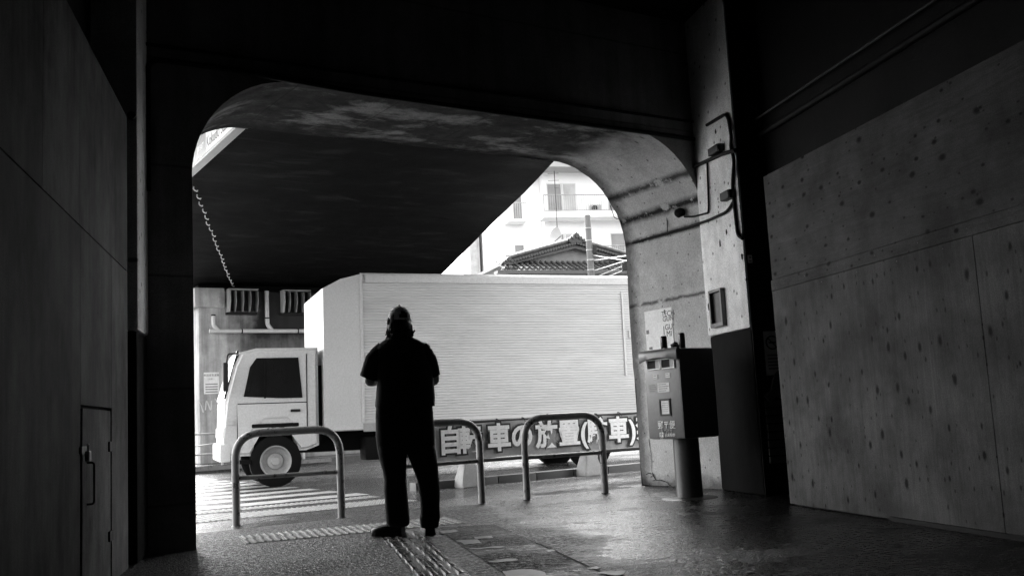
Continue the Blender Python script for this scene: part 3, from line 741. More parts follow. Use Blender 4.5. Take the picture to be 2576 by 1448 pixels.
# ------------------------------------------------------------------ bike racks
RH, RZ, RR = .835, .43, .036
def rack(A, C, label):
    A, C = Vector(A), Vector(C); L = (C-A).length; mid = (A+C)/2
    t = thing('bike_rack', label, 'bike rack', mid, math.atan2(C.y-A.y, C.x-A.x), 'low tubular bike racks under the arch')
    h = L/2
    obj(MB().tube(fillet([(-h, 0, 0), (-h, 0, RH), (h, 0, RH), (h, 0, 0)], .24, 10), RR, 18, True), 'hoop', M_rack, t, smooth=60)
    obj(MB().tube([(-h+RR*.7, 0, RZ), (h-RR*.7, 0, RZ)], .021, 12), 'crossbar', M_rack, t, smooth=60)
    for s in (-1, 1): obj(MB().lathe([(.05, 0), (.047, .004), (.037, .008)], (s*h, 0, 0), 16), 'foot_collar', M_kerb, t, smooth=60)
rack(gz(595, 1322), gz(860, 1302), 'chipped hoop bike rack standing alone in front of the crosswalk, left of the person')
rack(gz(993, 1288), gz(1213, 1267), 'hoop bike rack half hidden behind the standing person')
rack(gz(1327, 1257), gz(1523, 1240), 'chipped hoop bike rack nearest the mailbox, in front of the banner')

# ------------------------------------------------------------------ kerbside fence with banner
FD = 11.28
t = thing('guard_fence', 'low dark pipe fence on concrete feet along the kerb', 'fence', Wp(5.3, FD, 0), WA)
x1 = 10.5
obj(MB().tube([(0, 0, .815), (x1, 0, .80)], .02, 10), 'rail', M_rail, t, smooth=60); obj(MB().tube([(0, 0, .32), (x1, 0, .30)], .024, 10), 'rail', M_rail, t, smooth=60)
def foot(s):
    b = MB(); lo = [(-.15, -.13), (.15, -.13), (.15, .13), (-.15, .13)]; hi = [(-.08, -.08), (.08, -.08), (.08, .08), (-.08, .08)]
    l0 = [b.bm.verts.new((s+x, y, 0)) for x, y in lo]; l2 = [b.bm.verts.new((s+x*.97, y*.97, .07)) for x, y in lo]; h0 = [b.bm.verts.new((s+x, y, .29)) for x, y in hi]
    for A, C in ((l0, l2), (l2, h0)):
        for k in range(4): b.bm.faces.new((A[k], A[(k+1) % 4], C[(k+1) % 4], C[k]))
    b.bm.faces.new(l0[::-1]); b.bm.faces.new(h0)
    bmesh.ops.bevel(b.bm, geom=b.bm.edges[:], offset=.01, segments=2, affect='EDGES')
    f = obj(b, 'concrete_foot', M_post, t, smooth=40)
    obj(MB().tube([(s, 0, .28), (s, 0, .815)], .022, 10), 'post', M_rail, f, smooth=60)
for s in (.94, 2.84, 4.74, 6.64): foot(s)
obj(MB().tube([(3.06, .03, 0), (3.06, .03, .31)], .03, 10), 'stub_post', M_rail, t, smooth=60)
# banner tied to the fence
t = thing('banner', 'long printed banner with big outlined Japanese letters tied to the kerb fence', 'banner', Wp(5.3, FD-.045, 0), WA)
b = MB(); n, mz = 90, 6; bl = 6.0; grid = []
for i in range(n+1):
    s = .1+bl*i/n; row = []
    for j in range(mz+1):
        z = .345+(.80-.345)*j/mz
        yb = .010*math.sin(s*9+j*.5)+.014*noise.noise(Vector((s*2.4, z*3, 0)))
        row.append(b.bm.verts.new((s, yb, z+.006*math.sin(s*5)*(1 if j in (0, mz) else .3))))
    grid.append(row)
for A, C in zip(grid, grid[1:]):
    for j in range(mz): b.bm.faces.new((A[j], C[j], C[j+1], A[j+1]))
obj(b, 'banner_cloth', M_banner, t, smooth=180)
glyphs = '自転車の放置(駐車)禁止'
pos = [(1128, 1), (1178, 1), (1262, 1), (1308, .9), (1372, 1), (1430, 1), (1457, .5), (1492, 1), (1548, 1), (1588, .5), (1618, 1), (1670, 1)]
cs = [wd(x, 1105, FD).x-5.3 for x in (1126, 1175, 1248, 1306, 1368, 1425, 1461, 1496, 1549, 1585, 1618, 1660)]
for g, c in zip(glyphs, cs):
    s = .365; sx = .98
    F = frame((c, -.028, .575), (1, 0, 0), (0, 0, 1))
    text('letter_outline', g, s, M_bdark, t, F, .001, .036, sx=sx)
    text('letter', g, s, M_bwhite, t, frame((c, -.034, .575), (1, 0, 0), (0, 0, 1)), .001, .012, sx=sx)
b = MB()
for i in range(16): x = .2+i*.4; b.tube(fillet([(x, -.03, .785), (x, -.005, .83), (x, .06, .84), (x, .06, .79)], .02), .006, 6)
obj(b, 'tie_cords', M_black, t)

# ------------------------------------------------------------------ truck
TD = R(20); T0 = Vector((-2.81, 16.13, 0))
t = thing('box_truck', 'white box truck with ribbed cargo body driving left on the wet road', 'truck', (T0.x, T0.y, -.06), TD)
t.rotation_euler = (0, R(.75), TD)
# local: x back along the side (+), y away from the viewer, z up
bx0, bx1, wy = -.32, 6.6, 2.15
b = MB(); prof = [(.0, .84), (.0, .93)]
z = .95
while z < 3.20: prof += [(.0, z), (.0, z+.024), (.011, z+.030), (.011, z+.040)]; z += .045
prof += [(.0, 3.26), (.02, 3.36), (.06, 3.40)]
for xa, xb in ((bx0+.62, bx1),):
    A = [b.bm.verts.new((xa, y, z_)) for y, z_ in prof]; C = [b.bm.verts.new((xb, y, z_)) for y, z_ in prof]
    for k in range(len(prof)-1): b.bm.faces.new((A[k], C[k], C[k+1], A[k+1]))
obj(b, 'ribbed_side', M_alu, t)
sp = [(bx0, .84), (bx1, .84), (bx1, 3.40), (bx0+.75, 3.40), (bx0+.3, 3.30), (bx0, 3.14)]
obj(MB().prism(sp, lambda a, c, h: (a, h, c), .062, wy), 'cargo_body', M_white, t, smooth=20)
sp = [(bx0, .84), (bx0+.62, .84), (bx0+.62, 3.375), (bx0+.3, 3.29), (bx0, 3.13)]
obj(MB().prism(sp, lambda a, c, h: (a, h, c), -.004, .06), 'front_panel', M_white, t)
obj(MB().box(bx0+.62, bx1, -.012, -.001, .80, .935, .003), 'lower_rail', M_galv, t)
obj(MB().box(bx0+.7, bx1, -.016, -.002, 3.23, 3.36, .005), 'upper_rail', M_white, t)
# cab
ca0, ca1 = -1.87, -.40
cp = [(ca0+.02, .5), (ca0, .72), (ca0+.02, 1.35), (ca0+.16, 1.9), (ca0+.26, 2.12), (ca0+.5, 2.18), (ca1, 2.18), (ca1, .62), (ca1-.2, .55), (-.72, .55), (-.78, .82), (-.95, 1.0), (-1.2, 1.0), (-1.38, .82), (-1.44, .5)]
b = MB(); b.prism(cp, lambda a, c, h: (a, h, c), .06, 2.0)
bmesh.ops.bevel(b.bm, geom=[e for e in b.bm.edges if abs(e.verts[0].co.y-e.verts[1].co.y) < .01], offset=.05, segments=3, affect='EDGES')
obj(b, 'cab', M_white, t, smooth=35)
win = [(ca0+.30, 1.42), (ca0+.40, 1.88), (ca0+.5, 2.02), (ca1-.32, 2.02), (ca1-.26, 1.38), (ca0+.9, 1.38)]
obj(MB().prism(win, lambda a, c, h: (a, h, c), .045, .062), 'side_window', M_glass, t)
dd = obj(MB().prism([(ca0+.22, .62), (ca0+.2, 1.3), (ca1-.2, 1.3), (ca1-.2, .9), (-.72, .9), (-.9, 1.08), (-1.25, 1.08), (-1.46, .9), (-1.48, .62)], lambda a, c, h: (a, h, c), .044, .058), 'door', M_white, t)
obj(MB().box(ca1-.45, ca1-.3, .02, .044, 1.16, 1.2, .006), 'door_handle', M_rail, dd)
b = MB()
for xa, xb, za, zb in ((ca0+.21, ca1-.19, 1.302, 1.315), (ca1-.195, ca1-.183, .9, 2.08), (ca0+.2, ca0+.212, .62, 1.3)): b.box(xa, xb, .05, .0605, za, zb)
obj(b, 'door_gap', M_chassis, t)
obj(MB().box(ca1-.86, ca1-.83, .040, .047, 1.385, 2.015), 'window_pillar', M_chassis, t)
obj(MB().box(ca0+.03, ca0+.15, .035, .06, .98, 1.06, .01), 'turn_signal', M_lamp, t)
obj(MB().box(-1.45, -.72, .03, .10, .93, .99, .02), 'arch_trim', M_chassis, t, smooth=40)
obj(MB().box(-1.75, -1.46, .05, .3, .38, .44, .01), 'cab_step', M_chassis, t, smooth=40)
obj(MB().prism([(.06, .62), (.06, .62)] if False else [(.1, 1.4), (1.96, 1.4), (1.9, 2.15), (.16, 2.15)], lambda a, c, h: (ca0+.0+h+(c-1.35)*.28, a, c), -.01, .012), 'windscreen', M_glass, t)
obj(MB().box(ca0-.06, ca0+.1, .05, 2.0, .42, .7, .03), 'bumper', M_white, t, smooth=40)
obj(MB().box(ca0-.012, ca0+.05, .1, .4, .78, .95, .02), 'headlight', M_lamp, t, smooth=40); obj(MB().box(ca0-.012, ca0+.05, 1.66, 1.96, .78, .95, .02), 'headlight', M_lamp, t, smooth=40)
b = MB(); b.box(ca0-.02, ca0+.06, -.12, -.06, 1.5, 1.95, .02); b.tube(fillet([(ca0+.2, .06, 2.1), (ca0+.05, -.07, 2.08), (ca0+.03, -.09, 1.9)], .05), .014, 8); obj(b, 'mirror', M_rail, t, smooth=40)
obj(MB().box(ca1+.005, bx0-.002, .25, 1.9, .7, 1.9), 'cab_gap_frame', M_chassis, t)
for x_ in (1.2, 3.2, 5.2): obj(MB().box(x_, x_+.09, -.03, -.0125, .85, .9, .006), 'side_marker', M_lamp, t)
for x_ in (bx0+.60, bx1-.05): obj(MB().box(x_, x_+.05, -.014, -.0045, .94, 3.37, .003), 'corner_trim', M_white, t)
# chassis, tanks, guards, wheels
obj(MB().box(-1.5, bx1-.1, .55, 1.6, .5, .82, .01), 'chassis', M_chassis, t)
obj(MB().box(.35, 1.35, .12, .62, .34, .72, .04), 'fuel_tank', M_chassis, t, smooth=40)
b = MB()
for z in (.42, .62): b.box(1.5, 3.0, .1, .13, z, z+.08, .01)
for x in (1.6, 2.9): b.box(x, x+.05, .13, .16, .4, .84)
obj(b, 'side_guard', M_galv, t, smooth=40)
def wheel(x, y, r=.40):
    # axis along y
    def ring(prof, cap_=True):
        b = MB(); b.lathe(prof, (0, 0, 0), 32, cap=cap_); b.bm.transform(Matrix.Translation((x, y, r)) @ Matrix.Rotation(math.pi/2, 4, 'X')); return b
    w = obj(ring([(r*.62, .0), (r*.9, 0), (r, .03), (r, .2), (r*.9, .23), (r*.62, .23)], False), 'wheel', M_rubber, t, smooth=40)
    obj(ring([(r*.02, .215), (r*.16, .21), (r*.18, .16), (r*.30, .15), (r*.34, .11), (r*.52, .12), (r*.57, .225), (r*.61, .228), (r*.61, .1)]), 'rim', mat('dull_wheel_steel', .4, .5, .4, .2), w, smooth=40)
wheel(-1.08, .3); wheel(-1.08, 1.95); wheel(4.35, .32); wheel(4.35, 1.95)
obj(MB().box(3.7, 5.0, .12, .5, .84, .86), 'mudguard', M_chassis, t)
obj(MB().box(5.03, 5.07, -.02, -.0125, 1.6, 3.1, .003), 'door_seal', M_white, t)
b = MB()
for x0_, x1_, z0_, z1_ in ((5.14, 5.52, 2.38, 2.41), (5.14, 5.52, 2.27, 2.30), (5.14, 5.17, 2.30, 2.38), (5.49, 5.52, 2.30, 2.38)): b.box(x0_, x1_, -.022, -.0125, z0_, z1_, .002)
obj(b, 'hatch_frame', M_white, t)

# ------------------------------------------------------------------ viaduct over the road, abutment
VD0, VD1, VZ = AW1+.02, 26.5, 4.5
def qd(q, d):      # passage-frame q, wall-frame d  -> wall frame (s,d)
    # s from q and d
    ang = WA-QA   # q = s*cos(ang) - d*sin(ang)
    return (q+d*math.sin(ang))/math.cos(ang)
b = MB()
QL, QR = -2.4, 3.89
npl = 40; low = []; edge = []
for i in range(npl+1):
    d = VD0+(VD1-VD0)*i/npl
    edge.append((qd(QL, d), qd(QR+.05*noise.noise(Vector((d*.4, 0, 0)))+.012*noise.noise(Vector((d*3, 0, 3))), d), d))
va = [(b.bm.verts.new((l, d, VZ)), b.bm.verts.new((r, d, VZ)), b.bm.verts.new((r+.03, d, VZ+.5)), b.bm.verts.new((r, d, 6.2)), b.bm.verts.new((l, d, 6.2))) for l, r, d in edge]
for A, C in zip(va, va[1:]):
    for k in range(5): b.bm.faces.new((A[k], A[(k+1) % 5], C[(k+1) % 5], C[k]))
b.bm.faces.new(va[0]); b.bm.faces.new(va[-1][::-1])
t = thing('railway_viaduct', 'broad black concrete railway viaduct spanning the road overhead', 'viaduct')
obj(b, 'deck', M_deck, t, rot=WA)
# hanging hooks along the joint of the deck
hk = None
def hook(loc):
    o = obj(MB().tube(fillet([(0, 0, 0), (0, 0, -.05), (.05, 0, -.075), (.055, 0, -.055)], .03), .0095, 7), 'cable_hook', mat('hook_lit_white', .75, .4, bump=0), rot=QA, loc=loc, smooth=60)  # bright white stands in for light falling through the deck joint
    return o
hk = hook(Qp(-1.28, 15.2, VZ-.001))
tag(hk, 'small J-shaped hook coloured white as if lit in the row hanging under the dark viaduct', 'hook', 'white hooks hanging in a row under the viaduct')
for i in range(1, 21):
    c = hk.copy(); COL.objects.link(c); c.location = Qp(-1.28+random.uniform(-.015, .015), 15.2+i*.52, VZ-.001); c.rotation_euler.z = QA+random.uniform(-.2, .2)
# station sign hanging under the deck
SG = 2.79
t = thing('station_sign', 'white box sign with grey lettering hanging under the dark viaduct', 'sign', (0, 0, 0), WA)
sz0, sz1, sd0, sd1 = 3.8, 4.42, 9.42, 11.9
obj(MB().box(SG, SG+.10, sd0, sd1, sz0, sz1, .004), 'sign_case', M_signframe, t)
k = N('sign_white_face'); M_signw = k.out(.8, .35); k.b.inputs['Emission Color'].default_value = (1, 1, 1, 1); k.b.inputs['Emission Strength'].default_value = .05  # faint glow put into the face to brighten it
obj(MB().box(SG-.006, SG-.0005, sd0+.02, sd1-.02, sz0+.03, sz1-.02), 'sign_face', M_signw, t)
obj(MB().box(SG-.009, SG-.0065, 10.48, sd1-.02, sz0+.03, sz1-.02), 'line_band', M_signg, t)
SF = lambda d, z: frame((SG-.012, d, z), (0, -1, 0), (0, 0, 1))
M_sgt = mat('sign_grey_letter', .12, .5, bump=0)
text('lettering', 'Kokudō Station', .17, M_sgt, t, SF(9.95, 3.915), .0008, sx=.9)
text('lettering', '国道駅', .26, M_sgt, t, SF(10.0, 4.2), .0008)
text('lettering', 'JR EAST', .085, M_signw, t, SF(10.68, 3.93), .0008, sx=.9)
b = MB(); b.prism([(10.75, 4.05), (10.62, 4.3), (10.56, 4.3), (10.69, 4.05)], lambda a, c, h: (h, a, c), SG-.0125, SG-.0095); obj(b, 'emblem_stroke', M_signw, t)
for d in (9.5, 11.2): obj(MB().tube([(SG+.05, d, sz1-.01), (SG+.05, d, VZ)], .02, 8), 'hanger', M_rail, t)
b = MB(); b.box(SG-.02, SG+.12, sd0-.03, sd0-.001, sz0+.0, sz1+.04, .003); obj(b, 'end_bracket', M_rail, t)

AD = 24.5
t = thing('abutment', 'stained concrete abutment wall across the road under the viaduct', 'wall', (0, 0, 0), WA)
obj(MB().box(6.27, 18, AD, AD+1.4, .1, 4.30, .03), 'abutment_face', M_abut, t)
obj(MB().box(6.16, 6.90, AD-.10, AD+.9, 3.87, 4.36, .05), 'corner_cap', M_abut, t, smooth=40)
obj(MB().box(6.4, 18, AD+.5, AD+1.3, 4.30, 4.5), 'bearing_shelf', M_dark, t)  # dark block carries the shadow above the abutment in its colour
b = MB()
def stroke(b, pts, w, d=AD-.004):
    P = [wd(x, y, d) for x, y in pts]; P = fillet(P, .08, 4)
    for A, C in zip(P, P[1:]):
        if (C-A).length < 1e-5: continue
        t_ = (C-A).normalized(); nn = Vector((-t_.z, 0, t_.x))*w; e = t_*w*.5; b.quad(A-nn-e, C-nn+e, C+nn+e, A+nn-e)
stroke(b, [(500, 1008), (506, 1020), (511, 1036)], .014); stroke(b, [(517, 1030), (519, 1004), (531, 1034), (532, 1008)], .014); stroke(b, [(541, 1003), (548, 1010), (555, 1004)], .012); stroke(b, [(545, 1030), (552, 1012), (556, 1034)], .012)
obj(b, 'graffiti', mat('faded_spray_paint', .52, .8, bump=0), t)
# louvre vents
def vent(s0, s1, label):
    v = thing('louvre_vent', label, 'vent', Wp(s0, AD, 0), WA, 'louvred vents high on the abutment')
    w = s1-s0
    def pf(e=0): return [(-.001, 3.76+e), (-.16, 3.76+e), (-.26, 4.02), (-.24, 4.29-e), (-.001, 4.31-e)]
    for i, nm in enumerate(('side_cheek', 'fin', 'fin', 'fin', 'fin')):
        x = w*i/4; th = .05 if i == 0 else .012
        obj(MB().prism(pf(0 if i in (0,) else .01), lambda a, c, h: (h, a, c), x, x+th), nm, M_wallg if i == 0 else M_galv, v)
    obj(MB().box(.05, w-.001, -.03, -.001, 3.8, 4.28), 'vent_back', M_void, v)
    obj(MB().box(-.01, w+.01, -.27, -.001, 4.312, 4.326), 'top_plate', M_wallg, v)
    obj(MB().box(-.02, w+.02, -.1, -.001, 3.70, 3.757), 'bottom_sill', M_void, v)
vent(6.95, 7.68, 'louvred vent box with curved fins on the abutment left of the downpipe'); vent(8.33, 9.05, 'shadowed louvred vent box partly behind the truck right of the downpipe')
t = thing('drainpipe', 'pale plastic drainpipe run with elbows fixed along the abutment', 'pipe', (0, 0, 0), WA)
py = AD-.11
obj(MB().tube([(6.50, py, 3.29), (9.6, py, 3.29)], .05, 14), 'pipe', M_pvc, t, smooth=60)
obj(MB().tube(fillet([(6.60, py, 3.67), (6.60, py, 3.42), (6.74, py, 3.29)], .05), .048, 14), 'riser', M_pvc, t, smooth=60)
obj(MB().tube(fillet([(7.945, py, 4.3), (7.945, py, 3.45), (8.08, py, 3.29)], .06), .052, 14), 'downpipe', M_pvc, t, smooth=60)
b = MB()
for s in (7.28, 8.72): b.tube([(s, py, 3.29), (s+.03, py, 3.29)], .057, 14); b.box(s, s+.03, py, AD, 3.28, 3.3)
b.tube([(7.945, py, 3.6), (7.945, py, 3.63)], .058, 14); b.tube([(6.6, py, 3.66), (6.6, py, 3.69)], .055, 14)
obj(b, 'pipe_clip', M_black, t, smooth=40)
A = wd(513, 1010, AD); Bq = wd(551, 937, AD)
nt_, F = paper('wall_notice', 'white printed notice on the abutment at the far left', 'notice', Wp((A.x+Bq.x)/2, AD-.004, (A.z+Bq.z)/2+.1), Wx, (0, 0, 1), .37, .52, M_paper, [(0, -.05-.12*i, .8, .05) for i in range(4)],
  [(0, .36, .062, '新国道架道橋', M_ink), (0, .18, .05, 'お願い', M_inkg)])
# far guard fence by the abutment
t = thing('street_fence', 'thin far guard fence with crossed bars by the abutment', 'fence', Wp(4.5, 23.25, .1), WA)
b = MB(); b.tube([(0, 0, .72), (6, 0, .72)], .022, 8); b.tube([(0, 0, .26), (6, 0, .26)], .022, 8); obj(b, 'rail', M_galv, t, smooth=60)
for i in range(4):
    x = .0+1.95*i; obj(MB().tube([(x, 0, 0), (x, 0, .74)], .03, 8), 'post', M_galv, t, smooth=60)
    if i < 3: obj(MB().tube(fillet([(x, 0, .46), (x+.5, 0, .6), (x+1.0, 0, .70)], .3), .015, 6).tube(fillet([(x+.35, 0, .28), (x+.9, 0, .42), (x+1.9, 0, .5)], .3), .015, 6), 'bar', M_galv, t, smooth=60)
tag(obj(MB().box(0, 5.5, -.03, .03, .0, .09), 'kerb_block', M_kerbtop, rot=WA, loc=Wp(3.5, 23.02, 0)), 'wet dark kerb edge across the road below the thin fence', 'kerb')

# ------------------------------------------------------------------ house, pole, apartment block
HA = R(20)
hl = on(1255, 690, Vector((0, 1, 0)), 33); 
t = thing('tiled_house', 'old house with grey tiled gable roof behind the truck', 'house', (2.2, 33, 0), HA)
# local x along the front, y away; gable toward the viewer with a lean-to eave below it
M_hw = mat('house_wall', .45, .8, bump=.05)
obj(MB().box(-2.3, 2.6, .5, 7, 0, 5.5), 'wall', M_hw, t)
def tiles(b, x0, x1, y0, z0, y1, z1, n, m, r=.045):
    """rows of pantiles: n columns from x0 to x1, slope from (y0,z0) up to (y1,z1)"""
    for i in range(n):
        x = x0+(x1-x0)*(i+.5)/n
        for j in range(m):
            t0 = j/m; t1 = (j+1.12)/m
            A = Vector((x, y0+(y1-y0)*t0, z0+(z1-z0)*t0+.03)); C = Vector((x, y0+(y1-y0)*t1, z0+(z1-z0)*t1+.005))
            b.tube([A, C], [r, r*.9], 6)
b = MB(); b.prism([(-3.0, 5.38), (3.2, 5.38), (3.2, 5.48), (-3.0, 5.48)], lambda a, c, h: (a, h, c), -.55, -.2)
b.quad((-2.9, -.55, 5.49), (3.1, -.55, 5.49), (2.4, .55, 5.95), (-2.2, .55, 5.95))
tiles(b, -2.85, 3.05, -.6, 5.5, .45, 5.94, 30, 4)
rf = obj(b, 'eave_roof', M_tile, t, smooth=50)
# gable slopes (ridge along y)
b = MB(); gx, gzp = .0, 6.50
for sx, xe, ze in ((-1, -2.35, 5.88), (1, 2.35, 5.88)):
    for off in (0, .07):
        pass
    b.prism([(gx, gzp), (xe, ze), (xe, ze+.1), (gx, gzp+.1)], lambda a, c, h: (a, h, c), .0, 6.5)
    for j in range(9):
        f0, f1 = j/9, (j+1.1)/9
        b.tube([(gx+(xe-gx)*f0, -.02, gzp+(ze-gzp)*f0+.12), (gx+(xe-gx)*f1, -.02, gzp+(ze-gzp)*f1+.12)], .07, 8)
        b.tube([(gx+(xe-gx)*f0, .25, gzp+(ze-gzp)*f0+.16), (gx+(xe-gx)*f1, .25, gzp+(ze-gzp)*f1+.16)], .085, 8)
obj(b, 'gable_roof', M_tile, t, smooth=50)
b = MB(); b.prism([(0, 6.42), (-2.1, 5.86), (2.1, 5.86)], lambda a, c, h: (a, h, c), .3, .5); obj(b, 'gable_wall', mat('gable_plaster', .2, .8, bump=.05), t)
b = MB()
for xe in (-2.15, 2.15): b.prism([(0, 6.32), (xe, 5.80), (xe, 5.93), (0, 6.48)], lambda a, c, h: (a, h, c), .02, .12)
obj(b, 'barge_board', M_wood, t)
def end_tile(x, y, z, k):
    b = MB(); pts = [(-.42, 0), (-.36, .12), (-.27, .1), (-.24, .2), (-.15, .2), (-.12, .3), (-.05, .33), (0, .4), (.05, .33), (.12, .3), (.15, .2), (.24, .2), (.27, .1), (.36, .12), (.42, 0), (.2, -.06), (0, -.02), (-.2, -.06)]
    b.prism([(x+a*k, z+c*k) for a, c in pts], lambda a, c, h: (a, h, c), y-.08, y+.14)
    for a, c in ((-.3, .05), (.3, .05), (-.14, .14), (.14, .14), (0, .2)): b.tube([(x+a*k, y-.13, z+c*k), (x+a*k, y, z+c*k)], .06*k, 8)
    return b
obj(end_tile(0, -.05, 6.52, .85), 'ridge_end_tile', M_rooft, t, smooth=40)
obj(end_tile(-2.55, -.35, 5.72, .6), 'hip_end_tile', M_rooft, t, smooth=40)
b = MB()
for xe, ze in ((-2.35, 5.88), (2.35, 5.88)):
    for j in range(24):
        f = (j+.6)/24; b.tube([((xe)*f, -.12, 6.50+(ze-6.50)*f-.02), (xe*f, .3, 6.50+(ze-6.50)*f-.02)], .05, 8)
obj(b, 'rake_tiles', M_rooft, t, smooth=60)
# satellite dish
c = on(1388, 598, Vector((0, 1, 0)), 38)
t = thing('satellite_dish', 'white satellite dish on a mast behind the tiled roof', 'satellite dish', (c.x, c.y, 5.5))
b = MB(); b.lathe([(.02, .0), (.2, .03), (.36, .1), (.42, .16), (.42, .175), (.34, .115), (.02, .02)], (0, 0, 0), 24); b.bm.transform(Matrix.Translation((0, 0, c.z-5.5)) @ Matrix.Rotation(R(28), 4, 'Y') @ Matrix.Rotation(R(75), 4, 'Y') @ Matrix.Rotation(R(35), 4, 'X'))
obj(b, 'reflector', M_white, t, smooth=50); obj(MB().tube([(.12, .1, 0), (.12, .1, c.z-5.5-.1)], .025, 8), 'mast', M_galv, t)
obj(MB().tube([(.05, 0, c.z-5.5-.2), (.35, -.3, c.z-5.5)], .015, 6), 'feed_arm', M_rail, t)
c0 = on(1400, 560, Vector((0, 1, 0)), 40); c1 = on(1394, 430, Vector((0, 1, 0)), 40)
t = thing('antenna_mast', 'thin tall aerial mast rising in front of the apartment block', 'antenna', (c0.x, c0.y, 5.5))
obj(MB().tube([(0, 0, 0), (c1.x-c0.x, 0, c1.z-5.5)], .018, 6), 'mast', M_rail, t)
b = MB()
for i in range(3): z = c1.z-5.5-.3*i-.1; b.tube([(-.25, 0, z), (.2, 0, z)], .01, 5)
obj(b, 'aerial_rods', M_rail, t)
# utility pole
c = on(1487, 690, Vector((0, 1, 0)), 30); ctop = on(1484, 541, Vector((0, 1, 0)), 30)
t = thing('utility_pole', 'concrete utility pole with strapped cables in front of the tiled house', 'utility pole', (c.x, 30, 0))
obj(MB().lathe([(.15, 0), (.085, ctop.z)], (0, 0, 0), 18), 'pole_shaft', M_pole, t, smooth=60)
b = MB()
for y in (575, 606, 630, 655, 680): z = on(1486, y, Vector((0, 1, 0)), 30).z; b.lathe([(.105, z), (.105, z+.03)], (0, 0, 0), 16)
obj(b, 'strap', M_galv, t, smooth=60)
z0 = on(1495, 625, Vector((0, 1, 0)), 30).z
obj(MB().box(.1, .22, -.08, .08, z0-.15, z0+.12, .01), 'splice_box', M_rail, t)
b = MB(); 
for (ya, xb, yb, r) in ((642, 1545, 651, .016), (655, 1600, 640, .02), (682, 1600, 648, .02), (700, 1600, 655, .012), (710, 1600, 668, .012)):
    A = on(1492, ya, Vector((0, 1, 0)), 30); C = on(xb, yb, Vector((0, 1, 0)), 27); D = C+(C-A)*2.5
    b.tube([A-Vector((c.x, 30, 0)), C-Vector((c.x, 30, 0)), D-Vector((c.x, 30, 0))], r, 6)
obj(b, 'overhead_cable', M_galv, t, smooth=60)
c = on(1575, 670, Vector((0, 1, 0)), 27.5)
obj(MB().box(c.x-t.location.x-.12, c.x-t.location.x+.14, -2.6, -2.45, c.z-.12, c.z+.1, .01), 'cable_closure', M_rail, t)

# apartment block
BA = R(12); by = 56
o = on(1340, 700, Vector((0, 1, 0)), by)
t = thing('apartment_block', 'white apartment block with railed balconies beyond the tiled house', 'building', (o.x, by, 0), BA)
W_ = 13
def az(y): return on(1450, y, Vector((0, 1, 0)), by).z
zr, zp = az(405), az(428)
obj(MB().box(.9, W_, .0, 9, 0, zp, 0), 'wall', M_wallw, t)
obj(MB().box(-.3, W_+.3, -1.4, 9.2, zp, zr), 'roof_parapet', M_wallg, t)
obj(MB().box(-1.6, .89, .8, 9, 0, zp-.02), 'side_wing', M_wallw, t)
floors = [az(537), az(537)-2.95, az(537)-5.9, az(537)-8.8]
for i, z in enumerate(floors):
    s = obj(MB().box(.55, W_, -1.25, -.003, z-.34, z), 'balcony', M_wallw, t)
    b = MB(); b.tube([(.6, -1.2, z+.95), (W_, -1.2, z+.95)], .03, 6); b.tube([(.6, -1.2, z+.05), (W_, -1.2, z+.05)], .03, 6); x = .6
    b.tube([(.6, -1.2, z), (.6, -1.2, z+.95)], .03, 6)
    while x < W_: b.box(x-.01, x+.01, -1.21, -1.19, z+.05, z+.95); x += .13
    obj(b, 'railing', mat('balcony_rail_paint', .3, .5, bump=0), s)
    for wx in (1.1, 4.75, 8.5):
        f = MB(); w, h = 1.75, 1.85
        fx0, fz = wx, z+.05
        f.box(fx0, fx0+w, -.03, -.004, fz+h-.06, fz+h); 
        for k_ in (0, .48, .52, .97): f.box(fx0+w*k_, fx0+w*k_+.05, -.035, -.004, fz, fz+h-.06)
        fr = obj(f, 'window', M_white, t)
        obj(MB().box(fx0+.05, fx0+w*.48, -.02, -.003, fz, fz+h-.06), 'pane', M_aptg if False else mat('apartment_glass', .17, .2, var=.4, scale=.7, bump=0), fr)
        obj(MB().box(fx0+w*.57, fx0+w*.97, -.02, -.003, fz, fz+h-.06), 'pane', mat('apartment_curtain', .42, .5, var=.3, scale=1, bump=0), fr)
    ac = obj(MB().box(3.5, 4.15, -.6, -.3, z+.02, z+.5, .02), 'air_conditioner', M_wallg, t); obj(MB().tube([(3.75, -.605, z+.27), (3.75, -.61, z+.27)], .2, 16), 'fan_grille', M_rail, ac)
    sb = obj(MB().box(-1.3, -.2, -.2, .79, z-.34, z-.2), 'side_balcony', M_wallw, t)
    b = MB(); x = -1.3
    while x < -.15: b.box(x-.012, x+.012, -.2, -.17, z-.2, z+.75); x += .12
    b.box(-1.3, -.2, -.21, -.16, z+.72, z+.78); obj(b, 'side_railing', M_galv, sb)
    w_ = obj(MB().box(-.75, -.25, .77, .799, z-.1, z+1.4), 'side_window', mat('apartment_glass', .1), t)
# grey slim building further left
c = on(1197, 690, Vector((0, 1, 0)), 62); c2 = on(1185, 690, Vector((0, 1, 0)), 62); c3 = on(1210, 690, Vector((0, 1, 0)), 62)
t = thing('slim_tower', 'slim pale grey building edge seen just right of the viaduct', 'building', (c.x, 62, 0), R(8))
hw = (c3.x-c2.x)/2
obj(MB().box(-hw, hw, 0, 5, 0, 13), 'wall', mat('pale_grey_render', .4, .8, bump=0), t)
b = MB(); b.tube([(hw-.05, -.05, 0), (hw-.05, -.05, 12.8)], .05, 6); obj(b, 'downpipe', M_galv, t)
obj(MB().box(-hw-.1, hw+.1, -.1, 5.1, 13.0, 13.25), 'roof_edge', M_wallg, t)

